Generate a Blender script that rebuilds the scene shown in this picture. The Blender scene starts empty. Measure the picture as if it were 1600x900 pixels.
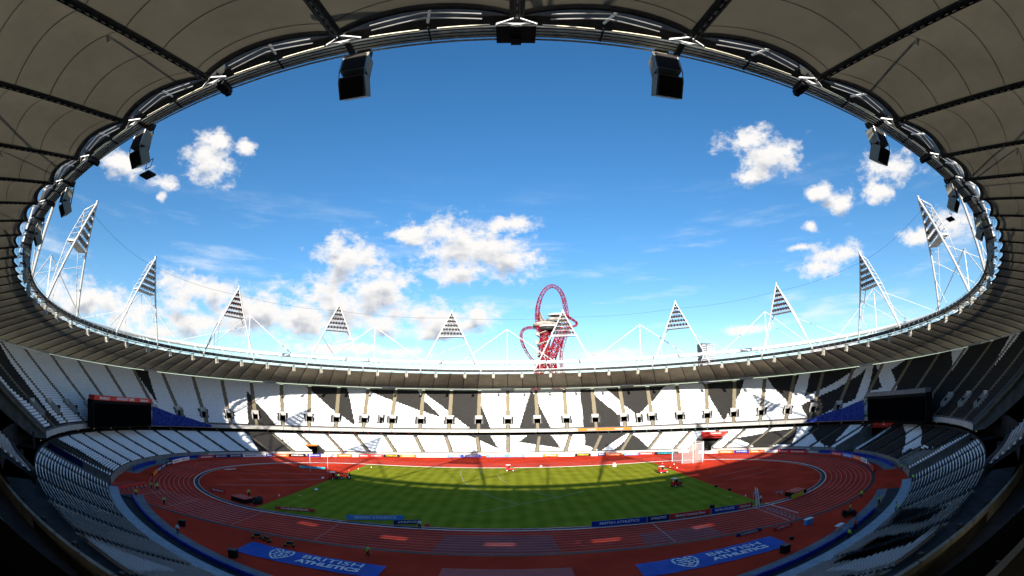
import bpy, math, random
import numpy as np
from mathutils import Vector, Matrix
random.seed(7); rng = np.random.default_rng(7)
PI = math.pi
scene = bpy.context.scene
C = scene.collection

# ------------------------------------------------------------------ camera
cam_d = bpy.data.cameras.new('camera'); cam = bpy.data.objects.new('camera', cam_d); C.objects.link(cam)
scene.camera = cam
cam_d.type = 'PANO'; cam_d.panorama_type = 'FISHEYE_EQUISOLID'
cam_d.sensor_width = 36.0; cam_d.sensor_fit = 'HORIZONTAL'
cam_d.fisheye_lens = 716.43 / 1600 * 36.0; cam_d.fisheye_fov = math.radians(185)
cam_d.shift_y = (520.08 - 450) / 900
cam_d.clip_start = 0.05; cam_d.clip_end = 20000
_yaw, _pitch, _roll = -0.006, 0.156, -0.009
f_ = Vector((-math.sin(_yaw)*math.cos(_pitch), math.cos(_yaw)*math.cos(_pitch), math.sin(_pitch)))
r_ = Vector((math.cos(_yaw), math.sin(_yaw), 0)); u_ = r_.cross(f_)
r2 = r_*math.cos(_roll) + u_*math.sin(_roll); u2 = -r_*math.sin(_roll) + u_*math.cos(_roll)
M_ = Matrix((r2, u2, -f_)).transposed().to_4x4(); M_.translation = Vector((0.251, -105.452, 19.886))
cam.matrix_world = M_

# ------------------------------------------------------------------ light
SUN_EL, SUN_AZ = math.radians(19.7), math.atan2(-0.0748, -1.0)      # direction the sun stands in
sd = Vector((math.sin(SUN_AZ)*math.cos(SUN_EL), math.cos(SUN_AZ)*math.cos(SUN_EL), math.sin(SUN_EL)))
sun_d = bpy.data.lights.new('sun', 'SUN'); sun_d.energy = 5.0; sun_d.angle = math.radians(0.5); sun_d.color = (1.0, 0.93, 0.82)
sun = bpy.data.objects.new('sun', sun_d); C.objects.link(sun); sun.rotation_euler = (-sd).to_track_quat('-Z', 'Y').to_euler()
sun.location = sd*500
scene.view_settings.view_transform = 'Standard'; scene.view_settings.look = 'None'
scene.view_settings.exposure = 1.15; scene.view_settings.gamma = 1.0
scene.cycles.max_bounces = 6; scene.cycles.diffuse_bounces = 2; scene.cycles.transparent_max_bounces = 8

# sky with clouds: (azimuth, elevation, half width, half height) in degrees
CLOUDS = [(-4.2,19.0,6.7,3.4),(-13.2,21.0,3.6,1.4),(-8.1,21.6,4.3,1.9),(-0.4,22.4,3.9,1.1),(0.4,18.2,4.2,1.8),(-6.7,16.3,4.2,1.4),(-21.0,17.6,3.6,2.7),(-17.0,13.8,4.6,3.6),(-22.7,12.4,5.0,3.1),(-23.0,19.4,1.7,1.1),(-38.9,12.0,6.5,1.9),(-33.0,10.1,5.9,2.9),(-25.8,9.4,6.6,2.5),(-16.0,10.3,4.9,2.1),(-7.8,10.5,5.1,2.1),(-4.1,11.4,2.6,1.6),(-9.4,9.3,4.9,1.3),(-56.3,8.9,5.4,2.4),(-48.4,7.8,4.8,2.0),(-42.6,10.7,3.0,1.8),(-41.0,8.2,6.0,1.5),(-55.5,24.8,4.0,1.4),(-43.0,27.4,3.7,2.5),(-41.9,29.7,2.1,1.3),(-38.2,29.7,1.5,1.1),(-48.6,23.8,2.0,0.9),(-48.3,22.2,0.7,0.6),(34.5,30.4,3.7,1.5),(37.6,28.1,4.1,2.1),(34.8,26.5,3.3,1.1),(54.2,23.8,3.9,1.9),(51.3,21.5,2.4,1.4),(45.9,21.3,2.2,1.2),(43.3,22.9,2.0,0.9),(40.9,19.0,0.9,0.7),(38.4,16.9,1.9,0.4),(43.8,15.2,3.5,1.3),(41.4,14.2,3.1,1.2),(56.0,15.6,2.9,1.2),(61.1,16.1,3.9,1.6),(-14.2,6.4,4.9,0.7),(-19.1,6.6,4.1,0.7),(12.0,5.8,3.1,0.8),(40.5,4.6,4.2,0.7),(-24.0,6.4,4.9,0.9),(-45.2,6.7,6.1,0.9),(29.8,7.9,2.5,0.5),
 (95,14,9,3),(112,22,7,4),(140,12,10,3),(168,25,9,4),(-95,13,9,3),(-118,24,8,4),(-140,11,12,4),(-165,18,8,3)]
world = bpy.data.worlds.new('World'); scene.world = world; world.use_nodes = True
nt = world.node_tree; nt.nodes.clear(); N = nt.nodes; L = nt.links
def nd(t, **kw):
    n = N.new(t)
    for k, v in kw.items(): setattr(n, k, v)
    return n
def mth(op, a, b=None, c=None, clamp=False):
    n = nd('ShaderNodeMath', operation=op, use_clamp=clamp)
    for i, v in enumerate((a, b, c)):
        if v is None: continue
        if isinstance(v, (int, float)): n.inputs[i].default_value = v
        else: L.new(v, n.inputs[i])
    return n.outputs[0]
def smooth(x, lo, hi):
    n = nd('ShaderNodeMapRange', interpolation_type='SMOOTHSTEP'); L.new(x, n.inputs[0])
    n.inputs[1].default_value = lo; n.inputs[2].default_value = hi; return n.outputs[0]
wo = nd('ShaderNodeOutputWorld'); bg = nd('ShaderNodeBackground'); L.new(bg.outputs[0], wo.inputs[0])
bg.inputs[1].default_value = 0.072
sky = nd('ShaderNodeTexSky', sky_type='NISHITA'); sky.sun_disc = False; sky.sun_elevation = SUN_EL; sky.sun_rotation = SUN_AZ % (2*PI)
sky.air_density = 1.0; sky.dust_density = 0.3; sky.ozone_density = 2.6; sky.altitude = 30
hsv = nd('ShaderNodeHueSaturation'); hsv.inputs[1].default_value = 1.27; hsv.inputs[2].default_value = 1.2
L.new(sky.outputs[0], hsv.inputs[4])
tc = nd('ShaderNodeTexCoord'); sx = nd('ShaderNodeSeparateXYZ'); L.new(tc.outputs['Generated'], sx.inputs[0])
deg = 180/PI
az = mth('MULTIPLY', mth('ARCTAN2', sx.outputs[0], sx.outputs[1]), deg)
el = mth('MULTIPLY', mth('ARCSINE', sx.outputs[2]), deg)
def blobfield(eloff):
    cmb = nd('ShaderNodeCombineXYZ'); L.new(az, cmb.inputs[0]); L.new(mth('ADD', el, eloff), cmb.inputs[1])
    cur = None
    for (a, e, ra, re) in CLOUDS:
        m = nd('ShaderNodeMapping', vector_type='POINT'); L.new(cmb.outputs[0], m.inputs[0])
        m.inputs['Location'].default_value = (-a/ra, -e/re, 0); m.inputs['Scale'].default_value = (1/ra, 1/re, 1)
        ln = nd('ShaderNodeVectorMath', operation='LENGTH'); L.new(m.outputs[0], ln.inputs[0])
        v = ln.outputs['Value']
        cur = v if cur is None else mth('SMOOTH_MIN', cur, v, 0.25)
    return cur
def fbm(vec_off, scale, detail, rough):
    m = nd('ShaderNodeMapping'); L.new(tc.outputs['Generated'], m.inputs[0]); m.inputs['Location'].default_value = vec_off
    m.inputs['Scale'].default_value = (1, 1, 1.5)
    n = nd('ShaderNodeTexNoise'); n.noise_dimensions = '3D'; L.new(m.outputs[0], n.inputs['Vector'])
    n.inputs['Scale'].default_value = scale; n.inputs['Detail'].default_value = detail; n.inputs['Roughness'].default_value = rough
    return n.outputs['Fac']
n1 = fbm((0, 0, 0), 17, 9, 0.62)
n2 = fbm((3, 1, 2), 55, 7, 0.65)
n1b = fbm((0, 0, 0.022), 17, 5, 0.5)
d0 = mth('ADD', mth('ADD', mth('SUBTRACT', 1.27, blobfield(0.0)), mth('MULTIPLY', mth('SUBTRACT', n1, 0.5), 3.2)), mth('MULTIPLY', mth('SUBTRACT', n2, 0.5), 1.5))
d1 = mth('ADD', mth('ADD', mth('SUBTRACT', 1.05, blobfield(1.6)), mth('MULTIPLY', mth('SUBTRACT', n1b, 0.5), 3.4)), mth('MULTIPLY', mth('SUBTRACT', n2, 0.5), 0.5))
dens = smooth(d0, -0.1, 1.0)
shade = smooth(d1, 0.3, 1.6)          # thick cloud above -> grey base
# thin high cirrus, everywhere in the lower sky
mc = nd('ShaderNodeMapping'); L.new(tc.outputs['Generated'], mc.inputs[0]); mc.inputs['Scale'].default_value = (1.2, 1.2, 7)
mc.inputs['Rotation'].default_value = (0.1, 0.25, 0)
nc = nd('ShaderNodeTexNoise'); L.new(mc.outputs[0], nc.inputs['Vector']); nc.inputs['Scale'].default_value = 3.2; nc.inputs['Detail'].default_value = 7; nc.inputs['Roughness'].default_value = 0.6
cir = mth('MULTIPLY', smooth(nc.outputs['Fac'], 0.5, 0.8), mth('SUBTRACT', 1.0, smooth(el, 10, 30)))
cir = mth('MULTIPLY', cir, 0.75)
mixc = nd('ShaderNodeMix', data_type='RGBA'); L.new(shade, mixc.inputs[0])
mixc.inputs['A'].default_value = (6.3, 6.15, 6.0, 1); mixc.inputs['B'].default_value = (2.7, 3.0, 3.55, 1)
m1 = nd('ShaderNodeMix', data_type='RGBA'); L.new(cir, m1.inputs[0]); L.new(hsv.outputs[0], m1.inputs['A']); m1.inputs['B'].default_value = (6.2, 6.6, 7.0, 1)
m2 = nd('ShaderNodeMix', data_type='RGBA'); L.new(dens, m2.inputs[0]); L.new(m1.outputs['Result'], m2.inputs['A']); L.new(mixc.outputs['Result'], m2.inputs['B'])
L.new(m2.outputs['Result'], bg.inputs[0])

# ------------------------------------------------------------------ materials
def mat(name, col, rough=0.8, metal=0.0, noise=0.12, scale=1.0, spec=0.12, col2=None, bump=0.0, emit=None, estr=0.0):
    m = bpy.data.materials.new(name); m.use_nodes = True; t = m.node_tree; b = t.nodes['Principled BSDF']
    b.inputs['Roughness'].default_value = rough; b.inputs['Metallic'].default_value = metal
    b.inputs['Specular IOR Level'].default_value = spec
    tcn = t.nodes.new('ShaderNodeTexCoord'); nz = t.nodes.new('ShaderNodeTexNoise'); nz.inputs['Scale'].default_value = scale; nz.inputs['Detail'].default_value = 6
    t.links.new(tcn.outputs['Object'], nz.inputs['Vector'])
    cr = t.nodes.new('ShaderNodeValToRGB'); c = col
    c2 = col2 or tuple(min(1, x*(1+noise)) for x in c); c1 = col if col2 else tuple(x*(1-noise) for x in c)
    cr.color_ramp.elements[0].color = (*c1, 1); cr.color_ramp.elements[1].color = (*c2, 1)
    cr.color_ramp.elements[0].position = 0.32; cr.color_ramp.elements[1].position = 0.68
    t.links.new(nz.outputs['Fac'], cr.inputs[0]); t.links.new(cr.outputs[0], b.inputs['Base Color'])
    if bump:
        bp = t.nodes.new('ShaderNodeBump'); bp.inputs['Strength'].default_value = bump; bp.inputs['Distance'].default_value = 0.02
        n2 = t.nodes.new('ShaderNodeTexNoise'); n2.inputs['Scale'].default_value = scale*20; t.links.new(tcn.outputs['Object'], n2.inputs['Vector'])
        t.links.new(n2.outputs['Fac'], bp.inputs['Height']); t.links.new(bp.outputs[0], b.inputs['Normal'])
    if emit:
        b.inputs['Emission Color'].default_value = (*emit, 1); b.inputs['Emission Strength'].default_value = estr
    return m
MT = dict(
 concrete=mat('concrete', (0.20,0.195,0.18), 0.9, scale=0.5, noise=0.2, bump=0.3),
 concrete_dark=mat('dark_concrete', (0.04,0.04,0.042), 0.9, scale=0.7, noise=0.25),
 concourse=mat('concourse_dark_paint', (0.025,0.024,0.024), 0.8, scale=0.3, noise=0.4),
 step=mat('step_concrete', (0.20,0.17,0.115), 0.85, scale=1.5, noise=0.15),
 tread=mat('terrace_concrete', (0.055,0.055,0.058), 0.9, scale=0.8, noise=0.25),
 white_seat=mat('white_plastic', (0.80,0.81,0.81), 0.5, scale=3.0, noise=0.14, spec=0.2),
 dark_seat=mat('charcoal_plastic', (0.032,0.030,0.028), 0.65, scale=3.0, noise=0.3, spec=0.06),
 fascia=mat('off_white_fascia', (0.46,0.44,0.40), 0.7, scale=0.4, noise=0.12),
 white_steel=mat('white_painted_steel', (0.80,0.80,0.79), 0.4, scale=0.8, noise=0.06, spec=0.4),
 grey_steel=mat('galvanised_steel', (0.42,0.42,0.42), 0.45, 0.6, scale=2, noise=0.2),
 dark_steel=mat('dark_steel', (0.035,0.035,0.037), 0.5, 0.3, scale=2, noise=0.3),
 cable=mat('cable_steel', (0.82,0.78,0.68), 0.5, 0.0, scale=3, noise=0.2),
 border=mat('membrane_border_fabric', (0.15,0.155,0.14), 0.8, scale=2, noise=0.15),
 olive=mat('speaker_cabinet_paint', (0.34,0.32,0.26), 0.6, scale=2, noise=0.1),
 batten=mat('cream_light_batten', (0.75,0.68,0.50), .5, noise=.1),
 walk=mat('painted_walkway', (0.33,0.37,0.41), .8, noise=.12),
 tower_steel=mat('tower_white_steel', (0.50,0.50,0.49), 0.5, scale=1.5, noise=0.15),
 grille=mat('speaker_grille', (0.035,0.03,0.027), 0.8, scale=30, noise=0.5),
 track=mat('track_rubber', (0.60,0.050,0.024), 0.95, scale=0.15, noise=0.16, bump=0.4, spec=0.0),
 track_worn=mat('worn_track_rubber', (0.38,0.08,0.07), 0.95, scale=0.3, noise=0.12, spec=0.0),
 mat_red=mat('faded_red_matting', (0.55,0.12,0.10), 0.9, scale=0.6, noise=0.1),
 line=mat('white_line_paint', (0.50,0.46,0.44), 0.7, scale=3, noise=0.15),
 dark_strip=mat('dark_strip_surface', (0.03,0.035,0.035), 0.6, 0.3, scale=8, noise=0.5),
 ground=mat('ground_tarmac', (0.07,0.07,0.065), 0.9, scale=0.02, noise=0.3),
 apron=mat('grey_apron_paving', (0.17,0.185,0.20), 0.8, scale=0.4, noise=0.2),
 navy=mat('navy_vinyl', (0.008,0.02,0.12), 0.5, scale=1, noise=0.3),
 blue=mat('banner_blue_fabric', (0.010,0.085,0.40), 0.7, scale=0.6, noise=0.15),
 royal=mat('royal_blue_board', (0.012,0.04,0.32), 0.5, scale=1, noise=0.15),
 lightblue=mat('light_blue_board', (0.10,0.30,0.72), 0.5, scale=1, noise=0.12),
 orange=mat('orange_board', (0.85,0.17,0.02), 0.5, scale=1, noise=0.08),
 red=mat('red_paint', (0.60,0.02,0.02), 0.45, scale=1, noise=0.12),
 redboard=mat('red_board', (0.62,0.045,0.035), 0.5, scale=1, noise=0.1),
 white=mat('white_board', (0.80,0.79,0.77), 0.5, scale=1, noise=0.06),
 black=mat('black_board', (0.012,0.012,0.012), 0.7, scale=1, noise=0.2, spec=0.03),
 yellow=mat('yellow_board', (0.75,0.55,0.05), 0.5, scale=1, noise=0.1),
 cyan=mat('cyan_vinyl', (0.05,0.45,0.60), 0.5, scale=1, noise=0.1),
 screen=mat('dark_screen_glass', (0.003,0.003,0.004), 0.8, scale=0.5, noise=0.2, spec=0.0),
 hivis=mat('yellow_hi_vis_fabric', (0.42,0.75,0.06), 0.8, scale=8, noise=0.15),
 hivis_orange=mat('orange_hi_vis_fabric', (0.85,0.12,0.03), 0.8, scale=8, noise=0.15),
 skin=mat('skin', (0.45,0.26,0.18), 0.6, scale=20, noise=0.1),
 trousers=mat('dark_trousers', (0.02,0.022,0.03), 0.9, scale=20, noise=0.3),
 hair=mat('dark_hair', (0.03,0.02,0.015), 0.8, scale=40, noise=0.3),
 tyre=mat('black_rubber', (0.02,0.02,0.02), 0.8, scale=5, noise=0.2),
 green_net=mat('green_netting', (0.05,0.22,0.06), 0.8, scale=12, noise=0.4),
 wood=mat('plywood_orange', (0.42,0.16,0.03), 0.7, scale=3, noise=0.3),
 orbit=mat('red_tower_steel', (0.21,0.004,0.014), 0.45, scale=0.5, noise=0.15),
 rust=mat('weathered_steel_deck', (0.35,0.31,0.27), 0.7, scale=0.3, noise=0.3),
 lamp_glass=mat('floodlight_lens', (0.05,0.055,0.06), 0.15, scale=2, noise=0.3, spec=0.8),
 warm=mat('lit_lamp', (0.9,0.8,0.6), 0.5, emit=(1.0,0.75,0.45), estr=4),
 warm_dim=mat('lit_window', (0.5,0.45,0.35), 0.5, emit=(0.75,0.7,0.5), estr=0.7),
 redlamp=mat('red_lit_lamp', (0.8,0.1,0.1), 0.5, emit=(1.0,0.06,0.08), estr=1.2),
 tealamp=mat('teal_lit_lamp', (0.3,0.8,0.7), 0.5, emit=(0.3,1.0,0.85), estr=1.2),
 tower_dark=mat('tower_dark_cladding', (0.10,0.11,0.13), 0.4, scale=0.2, noise=0.2),
 tower_pale=mat('tower_pale_cladding', (0.40,0.42,0.45), 0.5, scale=0.2, noise=0.15),
 window=mat('window_glass', (0.10,0.14,0.19), 0.15, scale=0.5, noise=0.3, spec=0.8),
)
def grass_mat():
    m = bpy.data.materials.new('mown_grass'); m.use_nodes = True; t = m.node_tree; b = t.nodes['Principled BSDF']; b.inputs['Roughness'].default_value = 0.9
    b.inputs['Specular IOR Level'].default_value = 0.0
    g = t.nodes.new('ShaderNodeNewGeometry'); s = t.nodes.new('ShaderNodeSeparateXYZ'); t.links.new(g.outputs['Position'], s.inputs[0])
    def w(sock, per, sharp):
        a = t.nodes.new('ShaderNodeMath'); a.operation = 'MULTIPLY'; t.links.new(sock, a.inputs[0]); a.inputs[1].default_value = 2*PI/per
        q = t.nodes.new('ShaderNodeMath'); q.operation = 'SINE'; t.links.new(a.outputs[0], q.inputs[0])
        c = t.nodes.new('ShaderNodeMapRange'); t.links.new(q.outputs[0], c.inputs[0]); c.inputs[1].default_value = -sharp; c.inputs[2].default_value = sharp; return c.outputs[0]
    wx, wy = w(s.outputs[0], 3.0, 0.8), w(s.outputs[1], 7.0, 0.5)
    nz = t.nodes.new('ShaderNodeTexNoise'); nz.inputs['Scale'].default_value = 0.25; nz.inputs['Detail'].default_value = 8; t.links.new(g.outputs['Position'], nz.inputs['Vector'])
    nf = t.nodes.new('ShaderNodeTexNoise'); nf.inputs['Scale'].default_value = 9; nf.inputs['Detail'].default_value = 3; t.links.new(g.outputs['Position'], nf.inputs['Vector'])
    def ma(op, a, b_):
        n = t.nodes.new('ShaderNodeMath'); n.operation = op
        for i, v in enumerate((a, b_)):
            if isinstance(v, (int, float)): n.inputs[i].default_value = v
            else: t.links.new(v, n.inputs[i])
        return n.outputs[0]
    f = ma('ADD', ma('MULTIPLY', wx, 0.11), ma('ADD', ma('MULTIPLY', wy, 0.03), ma('ADD', ma('MULTIPLY', nz.outputs['Fac'], 0.5), ma('MULTIPLY', nf.outputs['Fac'], 0.3))))
    cr = t.nodes.new('ShaderNodeValToRGB'); cr.color_ramp.elements[0].position = 0.25; cr.color_ramp.elements[1].position = 0.8
    cr.color_ramp.elements[0].color = (0.125, 0.15, 0.009, 1); cr.color_ramp.elements[1].color = (0.35, 0.345, 0.034, 1)
    t.links.new(f, cr.inputs[0]); t.links.new(cr.outputs[0], b.inputs['Base Color']); return m
MT['grass'] = grass_mat()
def membrane_mat():
    m = bpy.data.materials.new('roof_membrane'); m.use_nodes = True; t = m.node_tree; t.nodes.clear()
    o = t.nodes.new('ShaderNodeOutputMaterial'); mx = t.nodes.new('ShaderNodeMixShader'); d = t.nodes.new('ShaderNodeBsdfDiffuse'); tr = t.nodes.new('ShaderNodeBsdfTranslucent')
    g = t.nodes.new('ShaderNodeTexCoord'); nz = t.nodes.new('ShaderNodeTexNoise'); nz.inputs['Scale'].default_value = 0.22; nz.inputs['Detail'].default_value = 9; nz.inputs['Roughness'].default_value = 0.65; t.links.new(g.outputs['Object'], nz.inputs['Vector'])
    cr = t.nodes.new('ShaderNodeValToRGB'); cr.color_ramp.elements[0].position = 0.3; cr.color_ramp.elements[1].position = 0.7
    cr.color_ramp.elements[0].color = (0.33, 0.295, 0.21, 1); cr.color_ramp.elements[1].color = (0.44, 0.395, 0.285, 1)
    t.links.new(nz.outputs['Fac'], cr.inputs[0]); t.links.new(cr.outputs[0], d.inputs[0]); t.links.new(cr.outputs[0], tr.inputs[0])
    mx.inputs[0].default_value = 0.085; t.links.new(d.outputs[0], mx.inputs[1]); t.links.new(tr.outputs[0], mx.inputs[2]); t.links.new(mx.outputs[0], o.inputs[0]); return m
MT['membrane'] = membrane_mat()
def net_mat(name, col, alpha, scale):
    m = bpy.data.materials.new(name); m.use_nodes = True; t = m.node_tree; b = t.nodes['Principled BSDF']; b.inputs['Base Color'].default_value = (*col, 1)
    b.inputs['Alpha'].default_value = alpha; return m
MT['net'] = net_mat('cage_netting', (0.75, 0.68, 0.66), 0.22, 8)

# ------------------------------------------------------------------ mesh helpers
class MB:
    def __init__(s): s.v = []; s.f = []
    def box(s, c, size, ax=None):
        c = Vector(c); hx, hy, hz = (d/2 for d in size)
        X, Y, Z = ax if ax else (Vector((1,0,0)), Vector((0,1,0)), Vector((0,0,1)))
        n = len(s.v)
        for a in (-1, 1):
            for b in (-1, 1):
                for d in (-1, 1): s.v.append(tuple(c + X*hx*a + Y*hy*b + Z*hz*d))
        for q in ((0,1,3,2),(4,6,7,5),(0,4,5,1),(2,3,7,6),(0,2,6,4),(1,5,7,3)): s.f.append(tuple(n+i for i in q))
        return s
    def tube(s, pts, r, n=6, closed=False, caps=True):
        pts = [Vector(p) for p in pts]; m = len(pts); base = len(s.v)
        rr = r if isinstance(r, (list, tuple)) else [r]*m
        for i, p in enumerate(pts):
            if closed: d = pts[(i+1) % m] - pts[i-1]
            else: d = pts[min(i+1, m-1)] - pts[max(i-1, 0)]
            d.normalize(); up = Vector((0,0,1)) if abs(d.z) < 0.9 else Vector((1,0,0))
            a = d.cross(up).normalized(); b = d.cross(a)
            for k in range(n):
                t = 2*PI*k/n; s.v.append(tuple(p + (a*math.cos(t) + b*math.sin(t))*rr[i]))
        for i in range(m if closed else m-1):
            j = (i+1) % m
            for k in range(n):
                l = (k+1) % n; s.f.append((base+i*n+k, base+i*n+l, base+j*n+l, base+j*n+k))
        if caps and not closed:
            s.f.append(tuple(base+k for k in range(n))); s.f.append(tuple(base+(m-1)*n+k for k in reversed(range(n))))
        return s
    def quad(s, *p):
        n = len(s.v); s.v += [tuple(q) for q in p]; s.f.append(tuple(range(n, n+len(p)))); return s
    def grid(s, rows):
        n = len(s.v); w = len(rows[0])
        for r in rows: s.v += [tuple(p) for p in r]
        for i in range(len(rows)-1):
            for j in range(w-1): s.f.append((n+i*w+j, n+i*w+j+1, n+(i+1)*w+j+1, n+(i+1)*w+j))
        return s
    def build(s, name, m, parent=None, smooth=False, loc=(0,0,0)):
        me = bpy.data.meshes.new(name); me.from_pydata(s.v, [], s.f); me.update()
        for mm in (m if isinstance(m, (list, tuple)) else [m]): me.materials.append(MT[mm] if isinstance(mm, str) else mm)
        if smooth: me.polygons.foreach_set('use_smooth', [True]*len(me.polygons))
        o = bpy.data.objects.new(name, me); C.objects.link(o); o.location = loc
        if parent: o.parent = parent
        return o
def tag(o, label=None, cat=None, group=None, kind=None):
    if label: o['label'] = label
    if cat: o['category'] = cat
    if group: o['group'] = group
    if kind: o['kind'] = kind
    return o
def thing(name, label, cat, loc=(0,0,0), rz=0, group=None):
    o = bpy.data.objects.new(name, None); o.empty_display_size = 0.5; C.objects.link(o); o.location = loc; o.rotation_euler = (0,0,rz)
    return tag(o, label, cat, group)
def kids(o): return [c for c in C.objects if c.parent == o]
def copy_thing(root, children, loc, rz, label=None, group=None):
    r = root.copy(); C.objects.link(r); r.location = loc; r.rotation_euler = (0,0,rz)
    if label: r['label'] = label
    if group: r['group'] = group
    for ch in children:
        c = ch.copy(); C.objects.link(c); c.parent = r
    return r
def text_part(txt, size, m, parent, loc, rot=(0,0,0), bold=0.0, width=None, align='CENTER', name='lettering', shear=0.0, fit=None):
    cu = bpy.data.curves.new('t', 'FONT'); cu.body = txt; cu.size = size; cu.align_x = align; cu.align_y = 'CENTER'; cu.offset = bold; cu.extrude = 0.004; cu.shear = shear; cu.resolution_u = 2
    to = bpy.data.objects.new('t', cu); C.objects.link(to); bpy.context.view_layer.update()
    me = bpy.data.meshes.new_from_object(to.evaluated_get(bpy.context.evaluated_depsgraph_get()))
    bpy.data.objects.remove(to)
    if fit and len(me.vertices):
        xs = [v.co.x for v in me.vertices]; w = max(xs)-min(xs)
        if w > fit or width: 
            s = (width or fit)/w
            for v in me.vertices: v.co.x *= s
    me.materials.clear(); me.materials.append(MT[m])
    o = bpy.data.objects.new(name, me); C.objects.link(o); o.location = loc; o.rotation_euler = rot
    if parent: o.parent = parent
    return o

# ------------------------------------------------------------------ stadium rings; k counts the aisles from the far middle, left positive
FI = ([0,2,6,10,14,18,22,26,28],[0,12.7,39.4,66.2,93.2,120.8,143.8,166.3,180])
FS = ([0,5,8,11,12,14,17,22,28],[0,28.6,47.3,67.5,74.8,89.2,110.7,143,180])
FF = ([0,8,14,20,28],[0,49.2,88.5,129.5,180])
FL = ([0,28],[0,180])
def T(tab, k):
    k = np.asarray(k, float); return np.radians(90.3+np.sign(k)*np.interp(abs(k), *tab))
def ring(k, tab, a, b, z, bn=None):
    t = T(tab, k); c, s = np.cos(t), np.sin(t); bb = np.where(s > 0, b, b if bn is None else bn)
    return np.stack([a*c, bb*s, 0*t+z], -1)
def upper(k, v):
    k = np.asarray(k, float); v = np.asarray(v, float); k, v = np.broadcast_arrays(k, v); v = v[..., None]
    return ring(k, FF, 115.4, 87, 9.0)*(1-v) + ring(k, FS, 138, 119, 26.5)*v
def lower(k, v):
    k = np.asarray(k, float); v = np.asarray(v, float); k, v = np.broadcast_arrays(k, v); v = v[..., None]
    return ring(k, FL, 98, 70.5, 1.2, 73)*(1-v) + ring(k, FL, 117.5, 88.5, 6.0, 86)*v
def inner(k, off=0.0, z=33.6): return ring(k, FI, 111.3+off, 92.6+off, z)
def outer(k, off=0.0, z=27.8): return ring(k, FS, 147+off, 118+off, z)
def pipe(k, z=39.3): return ring(k, FI, 137.5, 107, z)
def inpoly(x, y, poly):
    r = np.zeros(x.shape, bool); n = len(poly)
    for i in range(n):
        x1, y1 = poly[i]; x2, y2 = poly[(i+1) % n]
        if y1 == y2: continue
        c = ((y1 > y) != (y2 > y)) & (x < (x2-x1)*(y-y1)/(y2-y1)+x1); r ^= c
    return r
U_DARK = [[(9.18,.76),(8.92,.5),(8.28,.031),(9.33,.0)],[(12.99,1.0),(12.49,1.0),(12.73,.343),(12.79,.4)],[(7.18,1.0),(5.73,1.01),(5.3,.05),(6.03,.355),(6.29,.472)],
 [(5.3,1.025),(4.41,.761),(4.15,.697),(3.18,.462),(2.26,.266),(3.03,.748),(3.22,1.0)],[(3.11,1.0),(1.03,1.0),(.99,.622),(.95,.613),(.58,.0),(1.25,.0),(1.91,.328),(2.15,.47),(2.79,.804)],
 [(-.81,.969),(-.96,.856),(-1.12,.525),(-1.45,.0),(-.37,.0),(-.75,.822)],[(-2.56,1.0),(-3.02,.963),(-3.12,.762),(-3.83,.258),(-3.84,.0),(-2.57,.0)],
 [(-3.46,1.007),(-5.67,1.034),(-5.16,.618),(-4.7,.36),(-4.51,.243),(-4.06,.518)],[(-6.86,1.0),(-8.32,1.0),(-8.21,.668),(-7.63,.03),(-7.27,.386),(-7.15,.543)],
 [(-9.01,1.057),(-10.17,1.0),(-10.04,.31),(-9.32,.731)],[(-10.54,1.0),(-12.23,1.016),(-11.53,.711),(-11.28,.631),(-10.53,.465),(-10.55,.909)],
 [(-12.46,.95),(-12.57,.317),(-12.05,.227),(-11.21,.0),(-10.92,.0),(-10.47,.281),(-11.37,.505),(-11.62,.558),(-12.37,.841)],[(-12.67,1.0),(-12.74,1.0),(-13.2,.646),(-13.48,.49),(-12.94,.444)],
 [(-13.82,1.01),(-15.1,1.01),(-16.76,1.01),(-18.41,1.01),(-20.83,1.01),(-20.83,.0),(-14.1,.0),(-14.1,.474),(-13.44,.823)],
 [(18.12,1.01),(18.31,.738),(18.36,.494),(18.45,.312),(18.54,.175),(18.5,.0),(19.17,.01),(19.25,.04),(19.25,.234),(19.57,.397),(19.63,.7),(19.5,1.01)]]
U_WHITE = [[(-15.42,1.01),(-16.12,1.01),(-16.09,.641)],[(-17.75,1.01),(-18.24,1.01),(-18.02,.414),(-17.87,.826)]]
L_DARK = [[(8.94,1.0),(7.99,1.0),(7.88,.572),(7.98,.0),(9.5,.0)],[(1.28,1.0),(.56,1.0),(.34,.124)],[(-.62,1.0),(-1.37,1.0),(-1.81,.121),(-.34,.552)],[(-2.45,1.0),(-3.86,1.0),(-3.31,.0),(-3.17,.0),(-2.61,.29)],
 [(-4.1,.9),(-5.01,.0),(-3.73,.0)],[(-7.98,.472),(-8.73,.615),(-9.08,.776),(-10.13,.936),(-10.9,.076),(-10.28,.08),(-9.97,-.04),(-9.27,.0)],[(-10.72,1.0),(-12.37,1.0),(-12.98,.02),(-12.74,.014),(-11.8,.283),(-10.79,.737)],
 [(-13.03,1.0),(-13.3,1.0),(-13.38,.611)],[(-14.6,1.0),(-14.94,1.0),(-17.43,.175),(-18.06,.058),(-17.93,.0),(-14.8,.0)],[(-15.93,1.01),(-18.08,1.01),(-19.53,1.025),(-19.21,.558),(-18.74,.464),(-17.75,.447)],
 [(19.84,1.0),(18.9,1.0),(18.74,.612),(18.97,-.072),(19.3,-.065),(19.4,.228),(19.6,.732)],[(-23.11,.079),(-24.31,.779),(-24.64,.672),(-23.99,.162)],[(-24.54,.248),(-25.1,.875),(-25.44,.852),(-25.46,.538),(-25.33,.212)]]
L_BARE = [[(-17.63,.265),(-18.74,.464),(-19.3,.55),(-19.3,-.02),(-17.7,-.02)]]
TUN = (19.75, 20.45)
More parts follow.
